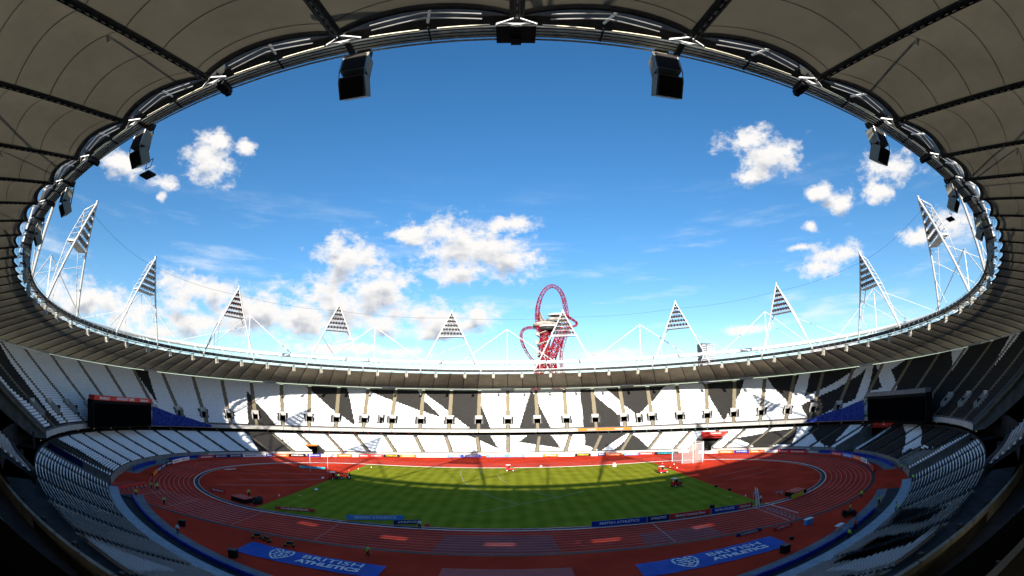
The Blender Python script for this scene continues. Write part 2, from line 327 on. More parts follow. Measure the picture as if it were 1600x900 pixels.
L_GAP = [(19.75, 20.45, 0, 1), (-20.45, -19.75, 0, 1), (-14.55, -13.42, 0, 1.0), (-7.45, -6.55, 0, .80), (6.72, 7.18, 0, .36)]
U_VOM = [(j-0.115, j+0.115, .15, .28) for j in range(-19, 20)] + [(2.5-0.06+1.9, 2.5+0.06+1.9, .13, .30), (-4.6, -4.46, .10, .26)]

def in_gap(k, v, gaps):
    r = np.zeros(np.broadcast(k, v).shape, bool)
    for a, b, c, d in gaps: r |= (k > a) & (k < b) & (v >= c-1e-6) & (v < d)
    return r

# ------------------------------------------------------------------ ground, track, grass
def sheet(name, pts, z, m, kind=None, parent=None, holes=None):
    mb = MB(); mb.quad(*[(x, y, z) for x, y in pts]); o = mb.build(name, m, parent)
    if kind: o['kind'] = kind
    return o
g = sheet('ground', [(-6000,-6000),(6000,-6000),(6000,6000),(-6000,6000)], -0.10, 'ground', 'structure')
th = np.linspace(0, 2*PI, 181)[:-1]
sheet('running_surface', [(98.2*math.cos(t), (70.7 if math.sin(t) > 0 else 73.2)*math.sin(t)) for t in th], 0.0, 'track', 'structure')
def oval(r, n=40, z=0.0):
    p = [Vector((42.195*s_, -r, z)) for s_ in np.linspace(-1, 1, 12)[:-1]]
    p += [Vector((42.195 + r*math.cos(t), r*math.sin(t), z)) for t in np.linspace(-PI/2, PI/2, n)[:-1]]
    p += [Vector((42.195*s_, r, z)) for s_ in np.linspace(1, -1, 12)[:-1]]
    p += [Vector((-42.195 + r*math.cos(t), r*math.sin(t), z)) for t in np.linspace(PI/2, 3*PI/2, n)[:-1]]
    return p
def ovalband(mb, r0, r1, z, pred=None, h=0.0):
    a, b = oval(r0, z=z), oval(r1, z=z); n = len(a)
    for i in range(n):
        j = (i+1) % n
        if pred and not pred((a[i]+a[j])/2): continue
        if h:
            up = Vector((0,0,h)); mb.quad(a[i]+up, b[i]+up, b[j]+up, a[j]+up); mb.quad(b[i], b[j], b[j]+up, b[i]+up); mb.quad(a[i], a[i]+up, a[j]+up, a[j])
        else: mb.quad(a[i], b[i], b[j], a[j])
lanes = bpy.data.objects.new('track_markings', None); C.objects.link(lanes); lanes['kind'] = 'structure'
for i in range(1, 10):
    mb = MB(); r = 36.5+1.22*i; ovalband(mb, r-0.033, r+0.033, 0.010); mb.build('lane_line', 'line', lanes)
for i in range(0, 10):     # the sprint straight runs on beyond the bend
    y = -(36.5+1.22*i); mb = MB(); mb.quad((-80,y-0.04,0.014),(-42.3,y-0.04,0.014),(-42.3,y+0.04,0.014),(-80,y+0.04,0.014)); mb.build('lane_line', 'line', lanes)
for x, w in ((42.195, .14), (22.6, .10), (-67.8, .10), (-57.8, .08), (-42.2, .08), (-27.2, .06)):
    MB().quad((x-w/2,-47.4,0.018),(x+w/2,-47.4,0.018),(x+w/2,-36.5,0.018),(x-w/2,-36.5,0.018)).build('cross_line', 'line', lanes)
for k_, dd in enumerate(range(0, 9)):   # lane number boxes at the finish
    y = -(37.1+1.22*dd); MB().quad((42.9,y-.28,0.018),(44.1,y-.28,0.018),(44.1,y+.28,0.018),(42.9,y+.28,0.018)).build('lane_number_panel', 'track_worn', lanes)
    text_part(str(dd+1), 0.9, 'line', lanes, (43.5, y, 0.022), (0,0,0), 0.02, name='lane_number')
kb = MB(); ovalband(kb, 36.15, 36.35, 0.0, None, 0.06); kb.build('kerb', 'white', None); tag(C.objects['kerb'], kind='structure')
dr = MB(); ovalband(dr, 35.2, 36.1, 0.008); ovalband(dr, 47.75, 48.5, 0.008, lambda p: p.x > -42 and p.y < 20)
dr.quad((-80,-48.5,0.008),(-42.1,-48.5,0.008),(-42.1,-47.75,0.008),(-80,-47.75,0.008)); tag(dr.build('dark_edge_strip', 'dark_strip'), kind='structure')  # near-black strips inside the kerb and outside the outer lane
el_ = MB(); ovalband(el_, 34.95, 35.12, 0.012, lambda p: p.y < -30 or abs(p.x) > 60, 0.03); tag(el_.build('inner_edging', 'grey_steel'), kind='structure')
for (x0, x1, y0, y1) in ((-9.5, 6.2, -47.3, -38.9), (19.0, 30.0, -47.3, -41.5)):
    sheet('worn_track', [(x0-.8,y0),(x1+.6,y0),(x1,y1),(x0,y1)], 0.006, 'track_worn', 'structure')
# grass: one sheet with lines mown into the material
gp = []
for x, y in ((-45.2,-34.6),(45.2,-34.6),(45.2,35.9),(-45.2,35.9)): gp.append((x, y))
mb = MB()
gx = np.linspace(-45.2, 45.2, 61); gy = np.linspace(-34.6, 35.9, 41)
mb.grid([[(x, y, 0.012) for x in gx] for y in gy]); mb.build('grass_field', 'grass')['kind'] = 'structure'
fm = MB()
def gline(x0, y0, x1, y1, w=0.12):
    w = w*.7
    d = Vector((x1-x0, y1-y0, 0)).normalized(); p = Vector((-d.y, d.x, 0))*w/2; a = Vector((x0,y0,0.03)); b = Vector((x1,y1,0.03)); fm.quad(a-p, b-p, b+p, a+p)
# throwing sector lines and arcs as they lie on the field
for ln_ in ([(-14.5,30.3),(-13.5,20.7),(-11.5,9.8),(-8.8,1.7),(-5.8,-5.1),(-0.8,-13.5),(1.5,-16.3)], [(-5.9,-23.8),(2.1,-16.7),(10.2,-10.6),(16.6,-4.8)], [(5.1,-3.4),(10.0,-10.7)], [(-3.6,23.2),(-2.2,13.4),(-0.4,8.1)]):
    for q0, q1 in zip(ln_[:-1], ln_[1:]): gline(*q0, *q1, .13)
for cx_, cy_ in ((-11.5,28),(-7.2,27.6)):
    for a in range(12): gline(cx_+1.5*math.cos(a*PI/6), cy_+2.2*math.sin(a*PI/6), cx_+1.5*math.cos((a+1)*PI/6), cy_+2.2*math.sin((a+1)*PI/6), .1)
fm.build('field_lines', 'line')['kind'] = 'structure'
# infield D zones: runway lines
rl = MB()
def rline(x0,y0,x1,y1,w=.09,z=.016):
    d = Vector((x1-x0, y1-y0, 0)).normalized(); p = Vector((-d.y, d.x, 0))*w/2; a = Vector((x0,y0,z)); b = Vector((x1,y1,z)); rl.quad(a-p, b-p, b+p, a+p)
for yy in (-21.5,-20.3,-12.5,-11.3): rline(-64,yy,-47,yy+14)
rline(-72,2,-50,9); rline(-70,-4,-46.5,14)
for yy in (-8, -1): rline(50, yy, 68, yy+5)
rl.build('runway_lines', 'line')['kind'] = 'structure'
# grey apron between the track surround and the stand, with the blue boards at its lip
def ringstrip(mb, t0, t1, A, B, n=60, z0=0.0, z1=0.0):
    ts = np.radians(np.linspace(t0, t1, n))
    mb.grid([[(A[0]*math.cos(t), A[1]*math.sin(t), z0) for t in ts], [(B[0]*math.cos(t), B[1]*math.sin(t), z1) for t in ts]])
ap = MB(); ringstrip(ap, 222, 262, (90.6,65.4), (92.9,67.5), z0=.012, z1=.012); ringstrip(ap, 280, 318, (90.6,65.4), (92.9,67.5), z0=.012, z1=.012)
mo = MB(); ringstrip(mo, 222, 318, (93.0,67.6), (95.9,71.2), z0=.008, z1=.008); mo.build('moat', 'concrete_dark')['kind'] = 'structure'
ringstrip(ap, 160, 205, (94.5,66), (97.9,70.4), z0=.012, z1=.012); ringstrip(ap, -28, 22, (94.5,66), (97.9,70.4), z0=.012, z1=.012)
ap.build('apron', 'apron')['kind'] = 'structure'
def padded(name, t0, t1, a, b, h, m, label, cat):
    ts = np.radians(np.linspace(t0, t1, 41)); root = thing(name, label, cat, (a*math.cos(ts[20]), b*math.sin(ts[20]), 0))
    iv = -Vector(root.location)
    for i in range(20):
        mb = MB(); t_a, t_b = ts[i*2], ts[i*2+2]-0.002
        p = Vector((a*math.cos(t_a), b*math.sin(t_a), 0)); q = Vector((a*math.cos(t_b), b*math.sin(t_b), 0)); d = (q-p); X = d.normalized(); Y = Vector((-X.y, X.x, 0))
        mb.box((p+q)/2+Vector((0,0,h/2+.02))+iv, (d.length-.04, .35, h), (X, Y, Vector((0,0,1)))); mb.build('board_panel', m, root)
    return root
padded('barrier', 223, 262, 93.2, 67.8, .6, 'royal', 'long blue padded barrier curving past the near left seats', 'barrier')
padded('barrier', 280, 306.5, 93.2, 67.8, .6, 'royal', 'blue padded barrier curving below the near right seats', 'barrier')
padded('barrier', -26, 10, 97.0, 70.0, .8, 'royal', 'blue barrier behind the sponsor boards on the right bend', 'barrier')
padded('barrier', 170, 183, 97.0, 70.0, .8, 'royal', 'short blue barrier behind the boards on the left bend', 'barrier')
padded('barrier', 190, 203, 96.3, 69.6, .9, 'royal', 'blue barrier by the red trestle at the left corner of the track', 'barrier')
padded('barrier', 14, 25.5, 97.0, 69.6, 1.0, 'navy', 'dark blue barrier below the striped seats at far right', 'barrier')

# ------------------------------------------------------------------ lower stand
low = thing('lower_stand', 'lower tier of white and charcoal seats all round the track', 'grandstand', (0, 95, 0))
up = thing('upper_stand', 'upper tier of white seats with charcoal shard patterns under the roof', 'grandstand', (0, 119, 9))
LO = Vector((0, -95, 0)); UO = Vector((0, -119, -9))
def terrace(surf, kr, rows, gaps, bare, off, parent, mname):
    mb = MB(); mb_b = MB(); dk = 0.25
    ks = set(np.round(np.arange(kr[0], kr[1]+1e-6, dk), 3).tolist())
    for a, b, c, d in gaps: ks |= {round(a, 3), round(b, 3)}
    ks = [k for k in sorted(ks) if kr[0] <= k <= kr[1]]
    ve = np.linspace(0, 1, rows+1); K, V = np.meshgrid(ks, ve, indexing='ij'); Pn = surf(K, V) + np.array(off)
    for i in range(len(ks)-1):
        km = (ks[i]+ks[i+1])/2
        for r in range(rows):
            vm = (ve[r]+ve[r+1])/2
            if any(a < km < b and c <= vm < d for a, b, c, d in gaps): continue
            m = mb_b if any(inpoly(np.array([km]), np.array([vm]), p)[0] for p in bare) else mb
            p0, p1, q0, q1 = Pn[i, r], Pn[i+1, r], Pn[i, r+1].copy(), Pn[i+1, r+1].copy()
            z = p0[2]; q0t = q0.copy(); q1t = q1.copy(); q0t[2] = z; q1t[2] = z
            m.quad(p0, p1, q1t, q0t); m.quad(q0t, q1t, q1, q0)
    mb.build('terrace', mname, parent)
    if mb_b.f: mb_b.build('bare_terrace', 'concrete', parent)
terrace(lower, (-28, 28), 24, L_GAP, L_BARE, LO, low, 'tread')
terrace(upper, (-20, 20), 34, U_VOM, [], UO, up, 'tread')

def seat_positions(surf, k0, k1, rows, tab_len, vstart=0.0, gap=0.75, pitch=0.5, v1=1.0):
    out = []
    for s in range(int(math.floor(k0)), int(math.ceil(k1))):
        a, b = max(s, k0), min(s+1, k1)
        kk = np.linspace(a, b, 33)
        for r in range(rows):
            v = (r+.35)/rows
            if v < vstart or v > v1: continue
            Pk = surf(kk, v); seg = np.r_[0, np.cumsum(np.linalg.norm(np.diff(Pk[:, :2], axis=0), axis=1))]
            g0 = gap if a == s else 0.2; g1 = gap if b == s+1 else 0.2
            n = int((seg[-1]-g0-g1)/pitch)
            if n < 1: continue
            d = g0 + (seg[-1]-g0-g1-n*pitch)/2 + pitch*(np.arange(n)+.5)
            ks = np.interp(d, seg, kk); Q = surf(ks, v); Q2 = surf(ks+0.01, v); tx = Q2-Q; tx[:, 2] = 0; tx /= np.linalg.norm(tx, axis=1)[:, None]
            z = surf(ks, r/rows)[:, 2]; Q[:, 2] = z
            out.append(np.column_stack([ks, np.full(n, v), Q, tx[:, :2]]))
    return np.concatenate(out)
def classify(S, dark, white):
    d = np.zeros(len(S), bool)
    for p in dark: d |= inpoly(S[:, 0], S[:, 1], p)
    for p in white: d &= ~inpoly(S[:, 0], S[:, 1], p)
    return d
W = 0.225
TPL = np.array([(-W,.04,.34),(W,.04,.34),(W,.16,.76),(-W,.16,.76), (-W,.16,.36),(W,.16,.36),(W,.27,.84),(-W,.27,.84), (-W,.16,.76),(W,.16,.76),(W,.27,.84),(-W,.27,.84)])
TPL_L = np.array([(-W,.06,.40),(W,.06,.40),(W,.16,.72),(-W,.16,.72), (-W,.16,.46),(W,.16,.46),(W,.25,.80),(-W,.25,.80), (-W,.15,.71),(W,.15,.71),(W,.25,.80),(-W,.25,.80)])
def seats_mesh(name, S, dark, off, parent, label=None, TPL=TPL):
    tx = S[:, 5:7]; ox = np.column_stack([tx[:, 1], -tx[:, 0]])      # outward normal
    cen = S[:, 2:4]; flip = (ox*cen).sum(1) < 0; ox[flip] *= -1
    jit = rng.normal(0, .012, (len(S), 1))
    vx = S[:, None, 2] + TPL[None, :, 0]*tx[:, None, 0] + (TPL[None, :, 1]+jit)*ox[:, None, 0]
    vy = S[:, None, 3] + TPL[None, :, 0]*tx[:, None, 1] + (TPL[None, :, 1]+jit)*ox[:, None, 1]
    vz = S[:, None, 4] + TPL[None, :, 2] + 0*vx
    co = np.stack([vx+off[0], vy+off[1], vz+off[2]], -1).reshape(-1, 3).astype(np.float32)
    nf = len(S)*3; me = bpy.data.meshes.new(name); me.vertices.add(len(co)); me.vertices.foreach_set('co', co.ravel())
    me.loops.add(nf*4); me.loops.foreach_set('vertex_index', np.arange(nf*4, dtype=np.int32))
    me.polygons.add(nf); me.polygons.foreach_set('loop_start', np.arange(0, nf*4, 4, dtype=np.int32)); me.polygons.foreach_set('loop_total', np.full(nf, 4, np.int32))
    me.materials.append(MT['white_seat']); me.materials.append(MT['dark_seat'])
    me.polygons.foreach_set('material_index', np.repeat(dark.astype(np.int32), 3)); me.update(calc_edges=True)
    o = bpy.data.objects.new(name, me); C.objects.link(o); o.parent = parent; o['kind'] = 'stuff'
    if label: o['label'] = label
    return o
SU = seat_positions(upper, -20, 20, 34, None, 0.015)
kkm = in_gap(SU[:, 0], SU[:, 1], [(a-.07, b+.07, c-.03, d+.02) for a, b, c, d in U_VOM]); SU = SU[~kkm]
seats_mesh('seat_rows', SU, classify(SU, U_DARK, U_WHITE), UO, up)
SLo = seat_positions(lower, -27.5, 27.5, 24, None, 0.0)
keep = ~in_gap(SLo[:, 0], SLo[:, 1], [(a-.05, b+.05, c, d+.02) for a, b, c, d in L_GAP])
for p in L_BARE: keep &= ~inpoly(SLo[:, 0], SLo[:, 1], p)
SLo = SLo[keep]; dk_ = classify(SLo, L_DARK, [])
camp = np.array([0.25, -105.45, 19.9])
# the 300 seats that show largest (nearest to the camera inside the frame) are objects of their own
dist = np.linalg.norm(SLo[:, 2:5]-camp, axis=1); fw = np.array([0, math.cos(_pitch), math.sin(_pitch)])
dirs = (SLo[:, 2:5]-camp)/dist[:, None]
def project(Pw):
    d = Pw - camp; X = d@np.array(r2); Y = d@np.array(u2); Z = d@np.array(f_); n = np.linalg.norm(d, axis=1)
    th_ = np.arccos(np.clip(Z/n, -1, 1)); q = np.hypot(X, Y); R = 2*716.43*np.sin(th_/2); return 800+R*X/q, 520.08-R*Y/q
pxs, pys = project(SLo[:, 2:5]+np.array([0, 0, .6]))
vis = (pxs > 5) & (pxs < 1595) & (pys > 5) & (pys < 893)
# rows hidden behind the near parapet are left to the mass
cand = np.where(vis)[0]; cand = cand[np.argsort(dist[cand])]
big = cand[:300]; rest = np.ones(len(SLo), bool); rest[big] = False
seats_mesh('seat_rows', SLo[rest], dk_[rest], LO, low, None, TPL_L)
def seat_mesh(m):
    mb = MB(); mb.box((0,.10,.55), (.44,.04,.42), (Vector((1,0,0)), Vector((0,.96,-.26)), Vector((0,.26,.96)))); mb.box((0,.22,.60), (.45,.035,.46), (Vector((1,0,0)), Vector((0,.97,-.22)), Vector((0,.22,.97)))); mb.box((0,.17,.36), (.40,.16,.05))
    me = bpy.data.meshes.new('seat'); me.from_pydata(mb.v, [], mb.f); me.materials.append(MT[m]); return me
sm_w, sm_d = seat_mesh('white_seat'), seat_mesh('dark_seat')
for i in big:
    o = bpy.data.objects.new('seat', sm_d if dk_[i] else sm_w); C.objects.link(o); o.parent = low
    tx = SLo[i, 5:7]; ang = math.atan2(tx[1], tx[0])
    if (-math.sin(ang)*SLo[i, 2]+math.cos(ang)*SLo[i, 3]) < 0: ang += PI
    o.location = Vector(SLo[i, 2:5])+LO; o.rotation_euler = (0, 0, ang)

# aisles: flights of small steps
def aisle(surf, k, rows, v0, v1, w, off, parent, gaps=()):
    Pk = surf(np.array([k-.02, k, k+.02]), 0.5); tx = Vector(Pk[2]-Pk[0]); tx.z = 0; tx.normalize(); n2 = rows*2; runs = []; cur = []
    for r in range(n2):
        m = (r+.5)/n2
        if any(g0 < k < g1 and c <= m < d for g0, g1, c, d in gaps):
            if cur: runs.append(cur); cur = []
            continue
        cur.append(r)
    if cur: runs.append(cur)
    for run in runs:
        mb = MB(); L_, R_, LB, RB = [], [], [], []
        for r in run:
            p = Vector(surf(np.array([k]), r/n2)[0])+Vector(off); q = Vector(surf(np.array([k]), (r+1)/n2)[0])+Vector(off); z = q.z+.07
            ww = w*(1.3 if r/n2 > .30 and rows > 30 else .85)/2
            for e in (p, q):
                t_ = Vector((e.x, e.y, z)); L_.append(t_-tx*ww); R_.append(t_+tx*ww); LB.append(Vector((e.x, e.y, z-.5))-tx*ww); RB.append(Vector((e.x, e.y, z-.5))+tx*ww)
        mb.grid([LB, L_, R_, RB]); mb.build('aisle', 'step', parent)
for j in range(-27, 28): aisle(lower, j, 24, 0.0, 1.0, 1.3, LO, low, [(a-.01, b+.01, c, d) for a, b, c, d in L_GAP])
for j in range(-20, 21): aisle(upper, j, 34, 0.0, 1.0, 1.35, UO, up, U_VOM)

def ring_wall(surf_b, surf_t, k0, k1, name, m, parent, off, dk=.25, gaps=()):
    mb = MB(); ks = np.arange(k0, k1+1e-6, dk)
    B_, T_ = surf_b(ks)+np.array(off), surf_t(ks)+np.array(off)
    for i in range(len(ks)-1):
        km = (ks[i]+ks[i+1])/2
        if any(a < km < b for a, b in gaps): continue
        mb.quad(B_[i], B_[i+1], T_[i+1], T_[i])
    return mb.build(name, m, parent)
# front wall of the lower tier with a coping, panel by panel
for j in np.arange(-28, 28, 1.0):
    segs = []
    k0 = j
    for g0, g1, c, d in sorted(L_GAP):
        if c == 0 and g0 < j+1 and g1 > k0:
            if g0 > k0: segs.append((k0, min(g0, j+1)))
            k0 = max(k0, g1)
    if k0 < j+1: segs.append((k0, j+1))
    for a, b in segs:
        if b-a < .04: continue
        ks = np.linspace(a+.006, b-.006, 5); mb = MB()
        f0 = ring(ks, FL, 97.85, 70.35, 0.0, 72.85)+np.array(LO); f1 = f0+np.array([0,0,1.3 if abs(j+.5) < 12 else 1.5 if abs(j+.5) < 20 else 1.36]); bk = ring(ks, FL, 98.1, 70.6, 0.0, 73.1)+np.array(LO); bt = bk.copy(); bt[:, 2] = f1[:, 2]
        mb.grid([f0, f1]); mb.grid([f1, bt]); mb.grid([bt, bk]); mb.build('front_wall_panel', 'fascia' if abs(j+.5) < 12 else 'concrete', low)
# light walkway at the foot of the near blocks
for sgn in (1, -1):
    ks = np.linspace(20.5, 27.9, 60)*sgn; mb = MB()
    a_ = ring(ks, FL, 95.7, 70.3, 1.35, 71.0)+np.array(LO); b_ = ring(ks, FL, 97.95, 70.4, 1.35, 72.95)+np.array(LO); c_ = a_.copy(); c_[:, 2] = 0; mb.grid([c_, a_, b_]); mb.build('front_walkway', 'walk', low)
# tunnel side walls and floors through the tier
def gap_walls(k, v0, v1, parent, surf, off, m, zfloor=0.0, lift=.9):
    mb = MB(); vs = np.linspace(v0, v1, 14); P_ = surf(np.full(14, k), vs)+np.array(off); lo = P_.copy(); lo[:, 2] = zfloor+off[2]; hi = P_.copy(); hi[:, 2] += lift
    mb.grid([lo, hi]); mb.build('tunnel_wall', m, parent)
for a, b, c, d in L_GAP:
    nw = b-a < .6 and d < 1
    gap_walls(a, c, d, low, lower, LO, 'concourse' if nw else 'concrete', 0, .12 if nw else .9); gap_walls(b, c, d, low, lower, LO, 'concourse' if nw else 'concrete', 0, .12 if nw else .9)
    if d >= 1:
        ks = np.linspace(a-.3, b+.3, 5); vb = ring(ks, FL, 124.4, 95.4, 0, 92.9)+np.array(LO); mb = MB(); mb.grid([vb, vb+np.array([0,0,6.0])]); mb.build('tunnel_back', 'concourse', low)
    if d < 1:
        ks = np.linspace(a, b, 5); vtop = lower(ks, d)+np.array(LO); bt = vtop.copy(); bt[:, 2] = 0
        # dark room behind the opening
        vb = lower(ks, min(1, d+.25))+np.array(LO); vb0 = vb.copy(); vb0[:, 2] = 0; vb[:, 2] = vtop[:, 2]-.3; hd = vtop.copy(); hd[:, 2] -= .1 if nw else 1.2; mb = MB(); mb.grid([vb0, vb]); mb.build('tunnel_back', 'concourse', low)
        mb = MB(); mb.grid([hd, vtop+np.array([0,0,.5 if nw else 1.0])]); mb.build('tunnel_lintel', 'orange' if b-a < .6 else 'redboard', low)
# concourse behind the lower tier: floor, dark rear wall, ceiling
cw = lambda z, o: (lambda ks: ring(ks, FL, 117.5+o, 88.5+o, z, 86+o))
ks = np.arange(-23, 23.01, .25)
mb = MB(); mb.grid([cw(6.0, 0)(ks)+np.array(LO), cw(6.0, 7)(ks)+np.array(LO)]); mb.build('concourse_floor', 'concrete_dark', low)
mb = MB(); mb.grid([cw(6.0, 7)(ks)+np.array(LO), cw(10.5, 7)(ks)+np.array(LO)]); mb.build('concourse_wall', 'concourse', low)
mb = MB(); mb.grid([cw(6.0, .06)(ks)+np.array(LO), cw(6.9, .06)(ks)+np.array(LO)]); mb.build('rear_rail', 'concrete_dark', low)
# concourse columns and lamps
for j in range(-20, 21):
    p = cw(6.0, 2.2)(np.array([j+.5]))[0]+np.array(LO); mb = MB(); mb.tube([(p[0],p[1],p[2]), (p[0],p[1],p[2]+3.3)], .3, 8); mb.build('column', 'concrete_dark', low)
def lampset(name, ks_, z, o, m, s=.2):
    mb = MB()
    for k in ks_:
        p = cw(z, o)(np.array([k]))[0]+np.array(LO); mb.box(p, (s*1.6, s*1.6, s))
    mb.build(name, m, low)['kind'] = 'stuff'
lampset('concourse_lamp', [j+.12 for j in range(-20, 21)], 7.25, 1.2, 'warm_dim', .07)
lampset('concourse_lamp', list(np.arange(3.2, 7.2, .45)), 7.4, .8, 'redlamp', .13)
lampset('concourse_lamp', list(np.arange(-6.6, -3.0, .42)), 7.3, .8, 'tealamp', .13)
lampset('concourse_lamp', list(np.arange(13.8, 17.6, .4)), 7.3, 3.2, 'warm', .08)
for nm_, k0, k1 in (('left', 20.05, 19.9),):
    pass
# navy banner on the wall of the left tunnel, red signs over the right openings
vs = np.linspace(.42, .98, 8); mb = MB(); P_ = lower(np.full(8, 19.78), vs); lo = P_-np.array([0,0,1.5]); hi = P_+np.array([0,0,.75])
bn = thing('wall_banner', 'navy banner along the wall of the left corner tunnel', 'banner', tuple(P_[4]))
mb.grid([lo-P_[4], hi-P_[4]]); mb.build('banner_cloth', 'navy', bn)
# upper tier: fascia parapet, soffit, vomitories, gable walls
for j in range(-20, 20):
    ks = np.linspace(j+.008, j+.992, 5); mb = MB()
    f0 = ring(ks, FF, 115.2, 86.8, 8.05)+np.array(UO); f1 = f0+np.array([0,0,1.25]); b1 = ring(ks, FF, 115.5, 87.1, 9.3)+np.array(UO); b0 = b1.copy(); b0[:, 2] = 8.6-9
    mb.grid([f0, f1]); mb.grid([f1, b1]); mb.grid([b1, b0]); mb.build('fascia_panel', 'fascia', up)
mb = MB(); ks = np.arange(-20, 20.01, .25); r_ = [ring(ks, FF, 115.2, 86.8, 9.62)+np.array(UO)]
mb = MB(); mb.tube([Vector(p) for p in r_[0]], .035, 4, caps=False); mb.build('handrail', 'grey_steel', up)
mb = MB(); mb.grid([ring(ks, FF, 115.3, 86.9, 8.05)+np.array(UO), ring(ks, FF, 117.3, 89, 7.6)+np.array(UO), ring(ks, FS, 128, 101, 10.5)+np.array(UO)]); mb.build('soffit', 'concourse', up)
ks = np.arange(-24, 24.01, .25); mb = MB(); mb.grid([ring(ks, FS, 138.1, 119.1, 26.3)+np.array(UO), ring(ks, FS, 138.6, 119.6, 12)+np.array(UO), ring(ks, FS, 139, 120, -.05)+np.array(UO)]); mb.build('rear_wall', 'concrete_dark', up)
ks = np.arange(-20, 20.01, .25)
for (a, b, c, d) in U_VOM:
    km = (a+b)/2; P0 = Vector(upper(np.array([km]), c)[0])+UO; P1 = Vector(upper(np.array([km]), d)[0])+UO
    tx = Vector(upper(np.array([km+.02]), c)[0]-upper(np.array([km-.02]), c)[0]); tx.z = 0; tx.normalize()
    oy = Vector((P1.x-P0.x, P1.y-P0.y, 0)); ln = oy.length; oy.normalize(); wv = (Vector(upper(np.array([b]), c)[0])-Vector(upper(np.array([a]), c)[0])).length
    up_ = Vector((0,0,1)); mb = MB()
    for s_ in (-1, 1):
        base = P0+tx*s_*wv/2; e0, e1 = base+oy*0.0, base+oy*ln
        zt0 = P0.z+1.0; zt1 = P1.z+1.0
        for w_ in (-.09, .09):
            o_ = tx*w_; mb.quad(Vector((e0.x,e0.y,P0.z-1.5))+o_, Vector((e1.x,e1.y,P0.z-1.5))+o_, Vector((e1.x,e1.y,zt1))+o_, Vector((e0.x,e0.y,zt0))+o_)
        mb.quad(Vector((e0.x,e0.y,zt0))-tx*.09, Vector((e0.x,e0.y,zt0))+tx*.09, Vector((e1.x,e1.y,zt1))+tx*.09, Vector((e1.x,e1.y,zt1))-tx*.09)
        mb.quad(Vector((e0.x,e0.y,P0.z-.3))-tx*.09, Vector((e0.x,e0.y,P0.z-.3))+tx*.09, Vector((e0.x,e0.y,zt0))+tx*.09, Vector((e0.x,e0.y,zt0))-tx*.09)
    c_ = P0+oy*(ln*.96); mb.box((c_.x, c_.y, P1.z+.35), (wv+.35, .3, 1.5), (tx, oy, up_))
    mb.build('vomitory', 'fascia', up)
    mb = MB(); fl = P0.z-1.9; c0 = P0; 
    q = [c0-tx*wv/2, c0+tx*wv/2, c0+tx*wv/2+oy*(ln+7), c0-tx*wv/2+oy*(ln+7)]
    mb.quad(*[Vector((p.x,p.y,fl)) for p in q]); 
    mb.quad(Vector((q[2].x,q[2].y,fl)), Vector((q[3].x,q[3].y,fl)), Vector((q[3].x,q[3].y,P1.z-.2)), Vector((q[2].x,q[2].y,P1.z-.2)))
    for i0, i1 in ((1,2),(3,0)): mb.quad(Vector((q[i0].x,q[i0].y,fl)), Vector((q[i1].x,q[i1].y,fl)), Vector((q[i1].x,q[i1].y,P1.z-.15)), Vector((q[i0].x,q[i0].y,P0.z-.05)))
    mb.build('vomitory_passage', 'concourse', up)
for sg in (1, -1):
    vs = np.linspace(0, 1, 10); P_ = upper(np.full(10, 20.0*sg), vs)+np.array(UO); hi = P_+np.array([0,0,1.1]); lo = P_.copy(); lo[:, 2] = np.interp(vs, [0,.12,1], [8.0,8.0,20])-9
    lo2 = lo.copy(); mb = MB(); mb.grid([lo, hi]); mb.build('gable_wall', 'concrete', up)
    hr = MB(); hr.tube([Vector(p)+Vector((0,0,.12)) for p in hi], .05, 5); hr.build('handrail', 'grey_steel', up)

# ------------------------------------------------------------------ near stand (the one the camera stands in)
near = thing('near_stand', 'dark main stand in the foreground with concrete parapets and suites', 'grandstand', (0, -119, 0)); NO = Vector((0, 119, 0))
def ell_pts(a, b, xs, z): return [Vector((x, -b*math.sqrt(max(0, 1-(x/a)**2)), z)) for x in xs]
def parapet(a, b, ztop, h, x0, x1, step, name, m, th_=.35):
    x = x0
    while x < x1-.01:
        xe = min(x+step, x1); xs = np.linspace(x+.06, xe-.06, 4); mb = MB()
        ft = ell_pts(a, b, xs, ztop); fb = ell_pts(a, b, xs, ztop-h); bt = ell_pts(a, b+th_, xs, ztop-.03)
        bb = ell_pts(a, b+th_, xs, ztop-h)
        for l_ in (ft, fb, bt, bb):
            for p in l_: p += NO
        mb.grid([fb, ft]); mb.grid([ft, bt]); mb.grid([bt, bb]); mb.build(name, m, near)
        x += step
MT['parapet'] = mat('parapet_precast', (0.30,0.275,0.22), .85, scale=.8, noise=.15)
parapet(145, 90.5, 9.4, 1.25, -52, 52, 4.4, 'parapet_panel', 'parapet')
parapet(150, 97.0, 12.4, 1.5, -42, 42, 5.5, 'parapet_panel', 'parapet', .6)
# floor between them, suite glazing with its lamps
def strip2(name, m, A, B, x0=-66, x1=66, n=45):
    xs = np.linspace(x0, x1, n); a_ = ell_pts(A[0], A[1], xs, A[2]); b_ = ell_pts(B[0], B[1], xs, B[2])
    mb = MB(); mb.grid([[p+NO for p in a_], [p+NO for p in b_]]); return mb.build(name, m, near)
strip2('suite_floor', 'concrete_dark', (145,90.5,8.15), (150,96.5,8.15)); strip2('suite_soffit', 'concourse', (150,97,10.9), (150,100,10.9))
strip2('suite_wall', 'concourse', (150,96.2,8.15), (150,96.2,10.95))
strip2('suite_rail', 'grey_steel', (150,96.0,9.25), (150,96.0,9.32))
xs_ = [-22.5,-21.0,-19.6]; mb = MB()
for x in (-29.0,-27.0,-22.4,-20.9,-19.4, 25.2, 22.6, 31.5, 32.6, 30.2):
    p = ell_pts(150, 96.05, [x], 9.9)[0]+NO; mb.box(p, (.42,.06,.12))
mb.build('suite_lamp', 'warm', near)['kind'] = 'stuff'
